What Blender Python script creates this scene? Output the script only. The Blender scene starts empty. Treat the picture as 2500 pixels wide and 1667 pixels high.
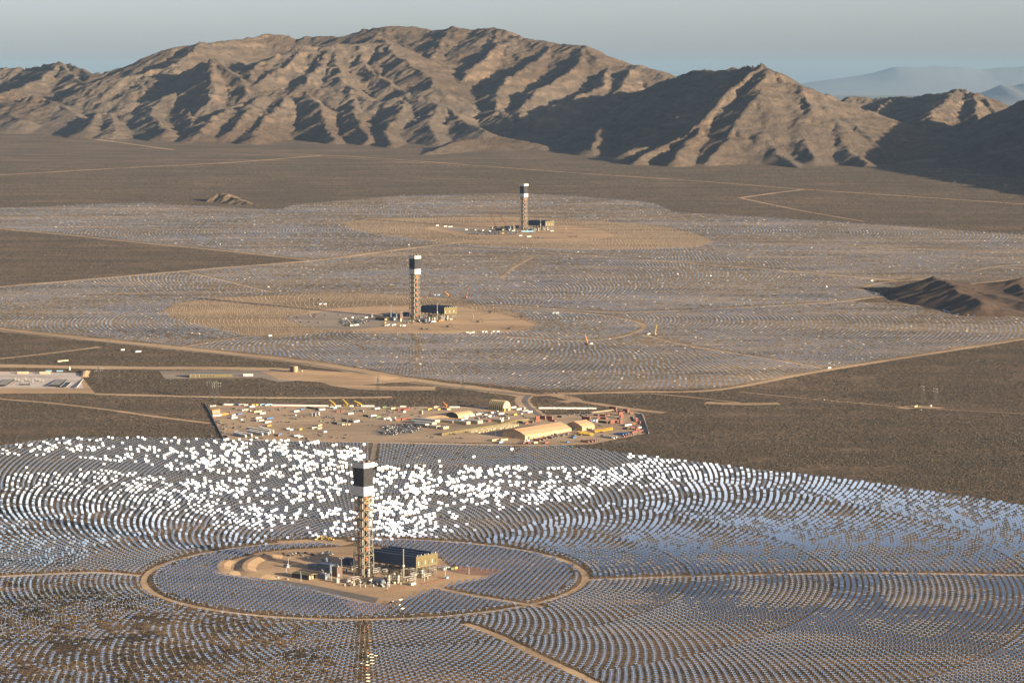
import bpy, math, random
import numpy as np
from mathutils import Vector, Matrix
random.seed(7); rng = np.random.default_rng(11)
scene = bpy.context.scene
COL = scene.collection
R = math.radians
# ------------------------------------------------------------------ camera model and terrain
FPX, CU, CV = 6944.4, 1250.0, 833.5
PITCH = R(5.29); HC = 568.0; SL = 0.028; D1 = 3196.0
FW = np.array([0, math.cos(PITCH), -math.sin(PITCH)]); UPV = np.array([0, math.sin(PITCH), math.cos(PITCH)])
K = 2500 / 2352.0
def zg(y):
    y = np.asarray(y, float)
    a = SL * (np.clip(y, 1000, 14000) - D1)
    t = np.clip((y - 14000) / 10000, 0, 1); t = t * t * (3 - 2 * t)
    return a - 220 * t
def G(u, v, dz=0.0):
    """world point (x, y, z) on the fan under the line of sight of photograph pixel (u, v), dz above it"""
    d = FW * FPX + UPV * (CV - v); d = np.array([u - CU, d[1], d[2]])
    # HC + t dz = SL (t dy - D1) + dz
    t = (HC + SL * D1 - dz) / (SL * d[1] - d[2])
    return (d[0] * t, d[1] * t, SL * (d[1] * t - D1) + dz)
def AT(u, v, Y):
    d = FW * FPX + UPV * (CV - v); t = Y / d[1]
    return ((u - CU) * t, Y, HC + d[2] * t)
def proj(x, y, z):
    dz = z - HC
    f = y * FW[1] + dz * FW[2]; up = y * UPV[1] + dz * UPV[2]
    return CU + FPX * x / f, CV - FPX * up / f
SUN_EL = R(10.4); SHA = R(40)          # shadows run to the left and away
SUN = np.array([math.cos(SHA) * math.cos(SUN_EL), -math.sin(SHA) * math.cos(SUN_EL), math.sin(SUN_EL)])
PHI = R(39)
# ------------------------------------------------------------------ materials
def mat(name, col, rough=0.8, metal=0.0, spec=0.3):
    m = bpy.data.materials.new(name); m.use_nodes = True
    b = m.node_tree.nodes['Principled BSDF']
    b.inputs['Base Color'].default_value = (*col, 1); b.inputs['Roughness'].default_value = rough
    b.inputs['Metallic'].default_value = metal; b.inputs['Specular IOR Level'].default_value = spec
    return m
def N(m, t, **kw):
    n = m.node_tree.nodes.new(t)
    for k, v in kw.items():
        if k in n.inputs: n.inputs[k].default_value = v
        else: setattr(n, k, v)
    return n
def L(m, a, b): m.node_tree.links.new(a, b)
def noise_node(m, scale, detail=4, rough=0.6, stretch=(1, 1, 1), dist=0.0, off=(0, 0, 0)):
    tc = N(m, 'ShaderNodeNewGeometry'); mp = N(m, 'ShaderNodeMapping')
    mp.inputs['Scale'].default_value = stretch; mp.inputs['Location'].default_value = off
    L(m, tc.outputs['Position'], mp.inputs['Vector'])
    n = N(m, 'ShaderNodeTexNoise'); n.inputs['Scale'].default_value = scale; n.inputs['Detail'].default_value = detail
    n.inputs['Roughness'].default_value = rough; n.inputs['Distortion'].default_value = dist
    L(m, mp.outputs['Vector'], n.inputs['Vector'])
    return n.outputs['Fac']
def ramp(m, fac, stops):
    r = N(m, 'ShaderNodeValToRGB'); L(m, fac, r.inputs['Fac'])
    e = r.color_ramp.elements
    while len(e) < len(stops): e.new(0.5)
    for el, (p, c) in zip(e, stops):
        el.position = p; el.color = (*c, 1) if len(c) == 3 else c
    return r.outputs['Color']
def mix(m, fac, a, b, mode='MIX'):
    x = N(m, 'ShaderNodeMix', data_type='RGBA', blend_type=mode)
    for s, i in ((fac, 0), (a, 6), (b, 7)):
        if isinstance(s, (int, float)): x.inputs[i].default_value = s
        elif isinstance(s, tuple): x.inputs[i].default_value = (*s, 1)
        else: L(m, s, x.inputs[i])
    return x.outputs[2]
def g3(v): return (v, v, v)
def soil(name, c1, c2, scrub=None, amt=0.5, s_small=0.25, streak=True, c3=None):
    c1, c2, scrub, c3 = [None if q is None else tuple(0.9 * t for t in q) for q in (c1, c2, scrub, c3)]
    m = mat(name, c1, 0.95, 0, 0.1); b = m.node_tree.nodes['Principled BSDF']
    big = noise_node(m, 0.0035, 5, 0.6, (1, 0.45, 1))
    c = mix(m, ramp(m, big, [(0.35, g3(0)), (0.65, g3(1))]), c1, c2)
    med = noise_node(m, 0.03, 4, 0.65, (0.6, 1, 1), 0.3)
    c = mix(m, 0.35, c, ramp(m, med, [(0.3, g3(0.45)), (0.7, g3(1.0))]), 'MULTIPLY')
    if c3 is not None:
        w = noise_node(m, 0.006, 6, 0.7, (0.3, 1.5, 1), 0.25, (400, 90, 0))
        c = mix(m, ramp(m, w, [(0.5, g3(0)), (0.72, g3(0.7))]), c, c3)
    if streak:
        st_ = noise_node(m, 0.009, 6, 0.7, (0.14, 1, 1), 0.1, (7, 3, 0))
        c = mix(m, 0.9, c, ramp(m, st_, [(0.3, g3(0.5)), (0.5, g3(0.95)), (0.7, g3(1.3))]), 'MULTIPLY')
    if scrub is not None:
        vo = noise_node(m, s_small, 3, 0.7, (1, 0.7, 1))
        dens = noise_node(m, 0.010, 5, 0.65, (0.4, 1.5, 1), 0.15, (90, 10, 0))
        t = N(m, 'ShaderNodeMath', operation='ADD'); L(m, vo, t.inputs[0]); 
        t2 = N(m, 'ShaderNodeMath', operation='MULTIPLY_ADD'); L(m, dens, t2.inputs[0]); t2.inputs[1].default_value = 0.55; t2.inputs[2].default_value = -0.275
        L(m, t2.outputs[0], t.inputs[1])
        c = mix(m, ramp(m, t.outputs[0], [(0.62 - 0.28 * amt, g3(0)), (0.74 - 0.28 * amt, g3(1))]), c, scrub)
    L(m, c, b.inputs['Base Color'])
    bn = noise_node(m, 0.4, 3, 0.6)
    bp = N(m, 'ShaderNodeBump'); bp.inputs['Strength'].default_value = 0.6; bp.inputs['Distance'].default_value = 0.8
    L(m, bn, bp.inputs['Height']); L(m, bp.outputs['Normal'], b.inputs['Normal'])
    return m
M = {}
M['desert'] = soil('desert_soil', (0.22, 0.152, 0.094), (0.17, 0.12, 0.078), (0.09, 0.07, 0.048), 0.6, 0.16, c3=(0.24, 0.17, 0.108))
M['fieldsoil'] = soil('field_soil', (0.36, 0.265, 0.168), (0.29, 0.215, 0.138), (0.10, 0.08, 0.055), 0.48, 0.3)
M['nearsoil'] = soil('near_field_soil', (0.29, 0.19, 0.10), (0.22, 0.14, 0.077), (0.06, 0.045, 0.03), 0.66, 0.32)
M['cleared'] = soil('cleared_soil', (0.38, 0.265, 0.155), (0.3, 0.212, 0.13), (0.25, 0.175, 0.105), 0.25, 0.35)
M['dirt'] = soil('dirt_road', (0.50, 0.355, 0.215), (0.43, 0.30, 0.18))
M['graded'] = soil('graded_pad', (0.5, 0.345, 0.205), (0.45, 0.31, 0.185))
M['yard'] = soil('yard_ground', (0.45, 0.325, 0.21), (0.39, 0.29, 0.195), None)
M['gravel'] = soil('grey_gravel', (0.33, 0.27, 0.205), (0.29, 0.24, 0.19))
M['redgravel'] = soil('red_gravel', (0.4, 0.23, 0.15), (0.32, 0.19, 0.13), (0.2, 0.13, 0.1), 0.5, 0.5)
M['asphalt'] = soil('asphalt', (0.2, 0.18, 0.155), (0.17, 0.155, 0.14))
M['whitepad'] = soil('pale_concrete', (0.6, 0.52, 0.45), (0.54, 0.47, 0.41))
def paint(name, col, rough=0.6, metal=0.0, dirt=0.35, sc=0.35):
    m = mat(name, col, rough, metal, 0.35); b = m.node_tree.nodes['Principled BSDF']
    n = noise_node(m, sc, 4, 0.65)
    d = tuple(x * 0.55 + y * 0.12 for x, y in zip(col, (0.3, 0.22, 0.15)))
    L(m, mix(m, ramp(m, n, [(0.4, g3(0)), (0.75, g3(dirt * 2))]), col, d), b.inputs['Base Color'])
    return m
PC = dict(white=(0.62, 0.6, 0.56), cream=(0.5, 0.42, 0.27), tan=(0.33, 0.24, 0.14), orange=(0.6, 0.25, 0.05), blue=(0.06, 0.15, 0.32),
          skyblue=(0.24, 0.42, 0.56), red=(0.2, 0.06, 0.045), rust=(0.24, 0.085, 0.055), yellow=(0.55, 0.37, 0.05), grey=(0.28, 0.28, 0.27),
          dark=(0.035, 0.035, 0.04), green=(0.1, 0.2, 0.1), steel=(0.23, 0.205, 0.15), black=(0.012, 0.013, 0.016), olive=(0.135, 0.11, 0.045),
          brown=(0.13, 0.09, 0.07), bluegrey=(0.1, 0.13, 0.17), receiver=(0.018, 0.02, 0.026), redorange=(0.75, 0.1, 0.015), lightgrey=(0.5, 0.5, 0.48),
          peach=(0.5, 0.34, 0.19), navy=(0.03, 0.05, 0.1), liner=(0.03, 0.036, 0.045))
for k, c in PC.items(): M[k] = paint(k + '_paint', tuple(0.8 * t for t in c))
M['pylon'] = mat('pylon_steel', (0.05, 0.048, 0.045), 0.7)
M['glass'] = mat('dark_glass', (0.02, 0.025, 0.03), 0.1, 0, 0.6)
M['rubber'] = mat('rubber', (0.02, 0.02, 0.02), 0.9)
# ------------------------------------------------------------------ mesh tools
class MB:
    def __init__(s): s.v = []; s.f = []; s.m = []; s.mats = []
    def mi(s, mt):
        mt = M[mt] if isinstance(mt, str) else mt
        if mt not in s.mats: s.mats.append(mt)
        return s.mats.index(mt)
    def poly(s, vs, faces, mt):
        o = len(s.v); s.v += [tuple(p) for p in vs]; i = s.mi(mt)
        for f in faces: s.f.append(tuple(o + k for k in f)); s.m.append(i)
        return s
    def box(s, c, d, mt, rz=0.0, taper=1.0):
        """c = centre of the bottom face"""
        x, y, h = d[0] / 2, d[1] / 2, d[2]; cr, sr = math.cos(rz), math.sin(rz); vs = []
        for zz, t in ((0, 1), (h, taper)):
            for a, b in ((-x, -y), (x, -y), (x, y), (-x, y)):
                a *= t; b *= t
                vs.append((c[0] + a * cr - b * sr, c[1] + a * sr + b * cr, c[2] + zz))
        return s.poly(vs, [(0, 3, 2, 1), (4, 5, 6, 7), (0, 1, 5, 4), (1, 2, 6, 5), (2, 3, 7, 6), (3, 0, 4, 7)], mt)
    def bar(s, p, q, w, mt, n=4):
        p = Vector(p); q = Vector(q); d = (q - p).normalized()
        a = d.cross(Vector((0, 0, 1))) if abs(d.z) < 0.95 else d.cross(Vector((1, 0, 0)))
        a.normalize(); b = d.cross(a); vs = []
        for e in (p, q):
            for k in range(n):
                t = 2 * math.pi * (k + 0.5) / n; vs.append(e + (a * math.cos(t) + b * math.sin(t)) * w * 0.5 * 1.2)
        fs = [(k, (k + 1) % n, n + (k + 1) % n, n + k) for k in range(n)] + [tuple(range(n - 1, -1, -1)), tuple(range(n, 2 * n))]
        return s.poly(vs, fs, mt)
    def cyl(s, c, r, h, mt, n=14, r2=None, cap=0.0):
        r2 = r if r2 is None else r2; vs = []
        rows = [(0, r), (h, r2)] + ([(h + cap, r2 * 0.05)] if cap else [])
        for zz, rr in rows:
            for k in range(n):
                t = 2 * math.pi * k / n; vs.append((c[0] + rr * math.cos(t), c[1] + rr * math.sin(t), c[2] + zz))
        fs = []
        for j in range(len(rows) - 1):
            fs += [(j * n + k, j * n + (k + 1) % n, (j + 1) * n + (k + 1) % n, (j + 1) * n + k) for k in range(n)]
        fs.append(tuple((len(rows) - 1) * n + k for k in range(n)))
        return s.poly(vs, fs, mt)
    def prism(s, prof, x0, x1, mt, endmat=None):
        """closed profile in (y, z) extruded along x"""
        n = len(prof); vs = [(x0, a, b) for a, b in prof] + [(x1, a, b) for a, b in prof]
        s.poly(vs, [(k, n + k, n + (k + 1) % n, (k + 1) % n) for k in range(n)], mt)
        s.poly(vs, [tuple(range(n)), tuple(range(2 * n - 1, n - 1, -1))], endmat or mt)
        return s
    def build(s, name, parent=None, loc=None, rz=None, smooth=False):
        me = bpy.data.meshes.new(name); me.from_pydata(s.v, [], s.f)
        for mt in s.mats: me.materials.append(mt)
        me.polygons.foreach_set('material_index', s.m)
        if smooth: me.polygons.foreach_set('use_smooth', [True] * len(s.f))
        me.update()
        o = bpy.data.objects.new(name, me); COL.objects.link(o)
        if parent is not None: o.parent = parent
        if loc is not None: o.location = loc
        if rz is not None: o.rotation_euler = (0, 0, rz)
        return o
def tag(o, label=None, cat=None, group=None, kind=None):
    if label: o['label'] = label
    if cat: o['category'] = cat
    if group: o['group'] = group
    if kind: o['kind'] = kind
    return o
def empty(name, loc, rz=0):
    o = bpy.data.objects.new(name, None); o.empty_display_size = 2; COL.objects.link(o)
    o.location = loc; o.rotation_euler = (0, 0, rz); return o
KIDS = {}
def kids(o): return [c for c in o.children]
def copy_tree(o, parent=None):
    c = o.copy(); COL.objects.link(c)
    if parent is not None: c.parent = parent
    for ch in list(o.children): copy_tree(ch, c)
    return c
def npmesh(name, V, F, mats, mi=None, smooth=False):
    V = np.ascontiguousarray(V, np.float32); F = np.ascontiguousarray(F, np.int32)
    me = bpy.data.meshes.new(name); k = F.shape[1]
    me.vertices.add(len(V)); me.vertices.foreach_set('co', V.ravel())
    me.loops.add(F.size); me.loops.foreach_set('vertex_index', F.ravel())
    me.polygons.add(len(F)); me.polygons.foreach_set('loop_start', np.arange(0, F.size, k, dtype=np.int32))
    me.polygons.foreach_set('loop_total', np.full(len(F), k, np.int32))
    for mt in mats: me.materials.append(mt)
    if mi is not None: me.polygons.foreach_set('material_index', np.ascontiguousarray(mi, np.int32))
    if smooth: me.polygons.foreach_set('use_smooth', np.ones(len(F), bool))
    me.update(calc_edges=True)
    o = bpy.data.objects.new(name, me); COL.objects.link(o); return o
def grid_mesh(name, X, Y, Z, mats, smooth=True):
    h, w = X.shape; i = np.arange(h * w).reshape(h, w)
    F = np.stack([i[:-1, :-1], i[:-1, 1:], i[1:, 1:], i[1:, :-1]], -1).reshape(-1, 4)
    return npmesh(name, np.stack([X, Y, Z], -1).reshape(-1, 3), F, mats, smooth=smooth)
# ------------------------------------------------------------------ world, sun, camera
w = bpy.data.worlds.new('World'); scene.world = w; w.use_nodes = True
nt = w.node_tree; bg = nt.nodes['Background']
sky = nt.nodes.new('ShaderNodeTexSky'); sky.sky_type = 'NISHITA'; sky.sun_disc = False
sky.sun_elevation = SUN_EL; sky.sun_rotation = R(130); sky.altitude = 900
sky.air_density = 0.72; sky.dust_density = 2.7; sky.ozone_density = 2.0
hs = nt.nodes.new('ShaderNodeHueSaturation'); hs.inputs['Saturation'].default_value = 0.75
tn = nt.nodes.new('ShaderNodeMix'); tn.data_type = 'RGBA'; tn.blend_type = 'MULTIPLY'; tn.inputs[0].default_value = 1.0; tn.inputs[7].default_value = (1.1, 0.98, 1.0, 1)
nt.links.new(sky.outputs['Color'], hs.inputs['Color']); nt.links.new(hs.outputs['Color'], tn.inputs[6])
nt.links.new(tn.outputs[2], bg.inputs['Color']); bg.inputs['Strength'].default_value = 0.063
sl = bpy.data.lights.new('sun', 'SUN'); sl.energy = 5.0; sl.angle = R(0.5); sl.color = (1.0, 0.81, 0.56)
so = bpy.data.objects.new('sun', sl); COL.objects.link(so)
so.rotation_euler = Vector(SUN).to_track_quat('Z', 'Y').to_euler()
cd = bpy.data.cameras.new('camera'); cam = bpy.data.objects.new('camera', cd); COL.objects.link(cam)
cd.lens = 100; cd.sensor_width = 36; cd.clip_end = 300000; cd.clip_start = 1
cam.location = (0, 0, HC); cam.rotation_euler = (R(90) - PITCH, 0, 0); scene.camera = cam
scene.view_settings.view_transform = 'Standard'; scene.view_settings.look = 'None'
scene.view_settings.exposure = 1.75; scene.view_settings.gamma = 1.0
scene.cycles.caustics_reflective = False; scene.cycles.caustics_refractive = False
scene.cycles.sample_clamp_direct = 0.9; scene.cycles.sample_clamp_indirect = 0.7; scene.cycles.max_bounces = 4; scene.cycles.glossy_bounces = 3; scene.cycles.diffuse_bounces = 2; scene.cycles.volume_bounces = 0
# ------------------------------------------------------------------ ground sheet
ys = np.concatenate([[-20000, -8000, -2000, 0, 1000, 2000], np.arange(3000, 14001, 1000), np.arange(14500, 24001, 500), [30000, 45000, 64000, 108000]])
xs = np.array([-80000, -64000, -30000, -15000, -8000, -4000, -2000, 0, 2000, 4000, 8000, 15000, 30000, 64000, 80000])
X, Y = np.meshgrid(xs, ys); tag(grid_mesh('ground', X, Y, zg(Y), [M['desert']], smooth=False), kind='structure')
# ------------------------------------------------------------------ polygons and roads on the fan
def D(*pts): return [(a * K, b * K) for a, b in pts]       # from the 2352-wide view of the photograph
SHEETS = []
def flat_poly(name, pts, mt, dz, kind='structure', dens=True):
    P = [G(u, v) for u, v in pts]
    vs = [(p[0], p[1], p[2] + dz) for p in P]
    me = bpy.data.meshes.new(name); me.from_pydata(vs, [], [tuple(range(len(vs)))]); me.materials.append(M[mt])
    if me.polygons[0].normal.z < 0: me.flip_normals()
    o = bpy.data.objects.new(name, me); COL.objects.link(o); tag(o, kind=kind)
    SHEETS.append(np.array([(p[0], p[1]) for p in P]))
    return o
def smooth_line(P, n=6):
    P = [np.array(p, float) for p in P]
    if len(P) < 3: return P
    Q = [P[0]] + P + [P[-1]]; out = []
    for i in range(1, len(Q) - 2):
        for k in range(n):
            t = k / n; a, b, c, d = Q[i - 1], Q[i], Q[i + 1], Q[i + 2]
            out.append(0.5 * ((2 * b) + (c - a) * t + (2 * a - 5 * b + 4 * c - d) * t * t + (3 * b - a - 3 * c + d) * t ** 3))
    out.append(P[-1]); return out
ROADS = []
def road(name, pts, width, mt, dz, world=False, smooth=True):
    P = [np.array(p, float) for p in pts] if world else [np.array(G(u, v)[:2]) for u, v in pts]
    P = smooth_line(P) if smooth else P
    vs = []; fs = []
    for i, p in enumerate(P):
        t = P[min(i + 1, len(P) - 1)] - P[max(i - 1, 0)]; t /= np.linalg.norm(t); n = np.array([-t[1], t[0]])
        wj = width / 2 * (1 + 0.12 * math.sin(i * 1.7 + width))
        for s in (1, -1):
            q = p + n * s * wj; vs.append((q[0], q[1], float(zg(q[1])) + dz))
    for i in range(len(P) - 1): fs.append((2 * i, 2 * i + 1, 2 * i + 3, 2 * i + 2))
    me = bpy.data.meshes.new(name); me.from_pydata(vs, [], fs); me.materials.append(M[mt])
    if me.polygons[0].normal.z < 0: me.flip_normals()
    o = bpy.data.objects.new(name, me); COL.objects.link(o); tag(o, kind='structure')
    ROADS.append((np.array(P), width)); return o
def in_poly(x, y, P):
    P = np.asarray(P); r = np.zeros(x.shape, bool); j = len(P) - 1
    for i in range(len(P)):
        xi, yi = P[i]; xj, yj = P[j]
        c = ((yi > y) != (yj > y)) & (x < (xj - xi) * (y - yi) / (yj - yi + 1e-12) + xi); r ^= c; j = i
    return r
def near_line(x, y, P, d):
    r = np.zeros(x.shape, bool)
    for a, b in zip(P[:-1], P[1:]):
        ab = b - a; t = np.clip(((x - a[0]) * ab[0] + (y - a[1]) * ab[1]) / (ab @ ab), 0, 1)
        r |= (x - a[0] - ab[0] * t) ** 2 + (y - a[1] - ab[1] * t) ** 2 < d * d
    return r
T1 = np.array(G(888, 1405)); T2 = np.array(G(1013, 780)); T3 = np.array(G(1279, 562))
# the three mirror fields (outline in photograph pixels; field 1 runs on below and beside the frame)
F1 = [(-260, 1120), (-60, 1100)] + [(0, 1092), (60, 1082), (138, 1072), (300, 1070), (520, 1073), (700, 1078), (880, 1082), (1100, 1084), (1380, 1090), (1550, 1112), (1800, 1143), (2060, 1172), (2300, 1207), (2500, 1236), (2700, 1266), (2760, 1760), (-260, 1760)]
F23 = D((-60, 482), (0, 478), (330, 467), (640, 483), (680, 470), (920, 450), (1200, 444), (1400, 457), (1500, 467), (1550, 488), (1950, 512), (2352, 540), (2480, 548),
        (2480, 633), (2352, 640)) + [(2393, 692), (2215, 680), (2125, 688), (2192, 700), (2088, 704), (2165, 722), (2075, 738), (2500, 777), (2640, 790)] + \
      D((2480, 758), (2352, 778), (1900, 848), (1650, 892), (1400, 897), (1240, 896), (940, 866), (560, 810), (135, 768), (0, 752), (-60, 746), (-60, 664), (0, 658), (720, 599), (300, 556), (0, 527), (-60, 522))
def sheetP(pts): return np.array([G(u, v)[:2] for u, v in pts])
F1W, F23W = sheetP(F1), sheetP(F23)
flat_poly('field_soil', F1, 'nearsoil', 0.05); flat_poly('field_soil', F23, 'fieldsoil', 0.05); SHEETS.clear()
# cleared circles and pads
def ell(c, a0, a1, rng_=None, n=40): 
    return [(c[0] + a0 * math.cos(2 * math.pi * k / n), c[1] + a1 * math.sin(2 * math.pi * k / n)) for k in range(n)]
C2 = D(*[(375, 715), (400, 700), (450, 690), (560, 682), (700, 676), (860, 675), (1010, 684), (1120, 703), (1200, 722), (1240, 745), (1215, 760), (1100, 768), (900, 768), (760, 764), (640, 776), (560, 770), (470, 752), (400, 735)])
C2b = D((675, 730), (720, 712), (830, 704), (960, 700), (1060, 706), (1150, 720), (1210, 738), (1235, 748), (1180, 762), (1050, 767), (850, 764), (740, 756), (690, 745))
C3 = D((785, 512), (840, 503), (960, 500), (1180, 498), (1380, 508), (1520, 520), (1600, 537), (1645, 556), (1600, 568), (1480, 574), (1300, 574), (1100, 566), (1000, 556), (880, 542), (800, 526))
C3b = D((980, 520), (1060, 514), (1180, 512), (1300, 517), (1380, 528), (1412, 541), (1380, 550), (1260, 553), (1130, 549), (1040, 538), (985, 528))
flat_poly('cleared_circle', C2, 'cleared', 0.10); flat_poly('cleared_circle', C3, 'cleared', 0.10)
flat_poly('graded_pad', C2b, 'graded', 0.2); flat_poly('graded_pad', C3b, 'graded', 0.2)
C2W, C3W, C2bW, C3bW = map(sheetP, (C2, C3, C2b, C3b))
PAD1 = [(525, 1392), (545, 1372), (590, 1360), (640, 1347), (720, 1340), (830, 1334), (905, 1332), (1010, 1346), (1075, 1362), (1100, 1384), (1215, 1397), (1190, 1412), (1120, 1425), (1055, 1440), (1000, 1462), (930, 1478), (870, 1470), (760, 1440), (650, 1420), (580, 1408), (540, 1402)]
PAD1W = sheetP(PAD1)
flat_poly('graded_pad', PAD1, 'graded', 0.12)
flat_poly('gravel_apron', [(830, 1466), (930, 1475), (990, 1462), (960, 1486), (900, 1502), (860, 1488)], 'redgravel', 0.2)
flat_poly('gravel_apron', [(1085, 1385), (1150, 1380), (1235, 1392), (1205, 1404), (1150, 1404), (1100, 1395)], 'redgravel', 0.2)
# the ring road and the roads
cx, cy = T1[0] + 2, T1[1] - 6
ring = [(cx + 252 * math.cos(t), cy + 226 * math.sin(t)) for t in np.linspace(0, 2 * math.pi, 49)]
RINGIN = np.array([(cx + 238 * math.cos(t), cy + 212 * math.sin(t)) for t in np.linspace(0, 2 * math.pi, 49)])
road('ring_road', ring, 7.5, 'dirt', 0.16, world=True, smooth=False)
for pts, wd, mt, dz in [
    (D((-60, 1327), (120, 1318), (230, 1315), (322, 1322)), 9, 'dirt', 0.22),
    (D((1345, 1332), (1500, 1326), (1750, 1320), (2000, 1316), (2420, 1322)), 8, 'dirt', 0.22),
    (D((1068, 1432), (1150, 1463), (1240, 1508), (1330, 1550), (1450, 1610)), 10, 'dirt', 0.22),
    (D((1000, 1350), (1100, 1370), (1248, 1394)), 9, 'dirt', 0.24),
    (D((800, 1250), (740, 1243), (640, 1247)), 26, 'dirt', 0.24),
    (D((862, 1018), (858, 1040), (852, 1075), (842, 1130)), 7, 'gravel', 0.3),
    (D((-60, 750), (0, 757), (135, 772), (560, 816), (760, 842), (940, 873), (1100, 893), (1210, 908)), 44, 'dirt', 0.14),
    (D((-60, 752), (0, 759), (135, 775), (560, 819), (760, 845), (940, 876), (1100, 896), (1215, 909)), 8, 'asphalt', 0.3),
    (D((1215, 909), (1300, 905), (1450, 900), (1650, 895), (1900, 850), (2352, 779), (2480, 759)), 17, 'dirt', 0.16),
    (D((-60, 665), (0, 659), (240, 639), (480, 618), (730, 598), (900, 576), (1090, 553)), 26, 'dirt', 0.22),
    (D((-60, 521), (0, 526), (160, 540), (300, 556), (520, 577), (720, 599)), 12, 'dirt', 0.2),
    (D((1212, 907), (1200, 918), (1204, 928), (1220, 942), (1240, 956)), 26, 'dirt', 0.2),
    (D((1216, 907), (1206, 917), (1208, 927), (1222, 941), (1241, 956)), 9, 'asphalt', 0.32),
    (D((-60, 908), (0, 916), (120, 926), (240, 940), (360, 957), (482, 972)), 12, 'dirt', 0.2),
    (D((-60, 838), (0, 840), (300, 845), (620, 848), (900, 868)), 40, 'dirt', 0.16),
    (D((0, 824), (110, 812), (230, 797)), 14, 'dirt', 0.2), (D((220, 905), (500, 912), (700, 914), (900, 912)), 16, 'dirt', 0.17),
    (D((0, 892), (200, 903), (330, 908), (500, 912)), 9, 'dirt', 0.18),
    (D((-60, 404), (0, 402), (250, 388), (540, 373), (740, 357)), 22, 'dirt', 0.2),
    (D((600, 352), (740, 357), (900, 366), (1300, 396), (1600, 416), (1830, 434), (2100, 452), (2420, 474)), 16, 'dirt', 0.2),
    (D((1700, 455), (1770, 445), (1850, 435)), 22, 'dirt', 0.24), (D((1700, 455), (1840, 484), (1985, 509)), 12, 'dirt', 0.2),
    (D((60, 305), (200, 318), (400, 345)), 22, 'dirt', 0.2), (D((420, 352), (760, 362), (1100, 384)), 9, 'dirt', 0.16),
    (D((2035, 681), (1985, 686), (1880, 697), (1500, 716), (1380, 716), (1120, 700)), 14, 'dirt', 0.2),
    (D((1040, 570), (1200, 577), (1500, 598), (1800, 622), (2060, 645)), 12, 'dirt', 0.2),
    (D((1985, 660), (2030, 649), (2120, 642)), 12, 'dirt', 0.24), (D((1960, 663), (2010, 672), (2040, 681)), 10, 'dirt', 0.24),
    (D((2200, 655), (2352, 640), (2480, 625)), 12, 'dirt', 0.24), (D((1950, 694), (2100, 702), (2352, 731), (2480, 746)), 10, 'dirt', 0.2),
    (D((2230, 625), (2290, 612), (2420, 604)), 12, 'dirt', 0.22), (D((2290, 613), (2420, 622)), 10, 'dirt', 0.22),
    (D((425, 624), (520, 646), (625, 672)), 9, 'dirt', 0.2), (D((420, 797), (500, 784), (580, 772), (690, 764)), 11, 'dirt', 0.22),
    (D((1130, 706), (1300, 716), (1420, 730), (1480, 750), (1420, 775), (1300, 783), (1150, 772)), 11, 'dirt', 0.2),
    (D((1480, 768), (1560, 790), (1750, 822), (1905, 848)), 9, 'dirt', 0.2), (D((1250, 902), (1500, 905), (1700, 925)), 7, 'dirt', 0.2),
    (D((1400, 503), (1330, 516), (1300, 521)), 12, 'dirt', 0.26), (D((1400, 503), (1500, 500), (1620, 490)), 9, 'dirt', 0.2),
    (D((1640, 556), (1800, 560), (2352, 582)), 9, 'dirt', 0.2), (D((1100, 520), (1180, 512), (1120, 500)), 10, 'dirt', 0.3),
    (D((1225, 590), (1180, 615), (1150, 640)), 9, 'dirt', 0.2),
    (D((1320, 920), (1400, 932), (1470, 942), (1525, 948)), 20, 'dirt', 0.2), (D((1290, 924), (1320, 918), (1260, 905)), 26, 'dirt', 0.24),
    (D((650, 850), (760, 875), (840, 890), (1000, 892)), 50, 'dirt', 0.13), (D((1360, 1018), (1250, 1022), (1100, 1021), (880, 1016), (500, 1008)), 16, 'dirt', 0.16),
    (D((2070, 938), (2110, 934), (2160, 938)), 26, 'dirt', 0.2), (D((1620, 925), (1700, 928), (1790, 927)), 26, 'dirt', 0.2),
    (D((1700, 900), (1850, 915), (2100, 936), (2352, 950)), 5, 'dirt', 0.2),
    ]:
    road('road' if mt == 'asphalt' else 'dirt_road', pts, wd, mt, dz)
FIELD_ROADS = list(ROADS)
YARD = D((478, 931), (560, 930), (860, 934), (1180, 934), (1235, 955), (1330, 950), (1440, 940), (1478, 950), (1490, 994), (1440, 1004), (1365, 1019), (1200, 1019), (900, 1014), (700, 1011), (512, 1007))
flat_poly('yard_ground', YARD, 'yard', 0.26); YARDW = sheetP(YARD)
flat_poly('gravel_lot', [(905, 1058), (930, 1040), (1010, 1036), (1025, 1050), (985, 1062), (930, 1066)], 'gravel', 0.34)
flat_poly('substation_yard', [(-60, 905), (192, 911), (232, 960), (-60, 962)], 'graded', 0.34); 
flat_poly('concrete_pad', [(-60, 908), (194, 911), (204, 949), (-60, 947)], 'whitepad', 0.42)
flat_poly('office_yard', D((365, 852), (560, 850), (760, 853), (800, 866), (640, 878), (600, 868), (380, 871)), 'gravel', 0.34)
flat_poly('tank_yard', D((600, 852), (900, 862), (960, 876), (830, 884), (640, 872)), 'graded', 0.36)
flat_poly('parking_lot', D((650, 728), (760, 715), (860, 722), (945, 735), (880, 750), (800, 759), (700, 752)), 'gravel', 0.3)
flat_poly('parking_lot', D((1000, 523), (1080, 522), (1190, 533), (1180, 541), (1090, 540)), 'gravel', 0.3)
flat_poly('pit_road', [(600, 1375), (622, 1360), (612, 1398), (640, 1409), (760, 1427), (925, 1460), (915, 1472), (760, 1438), (640, 1418), (596, 1404), (586, 1388)], 'asphalt', 0.3)
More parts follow.
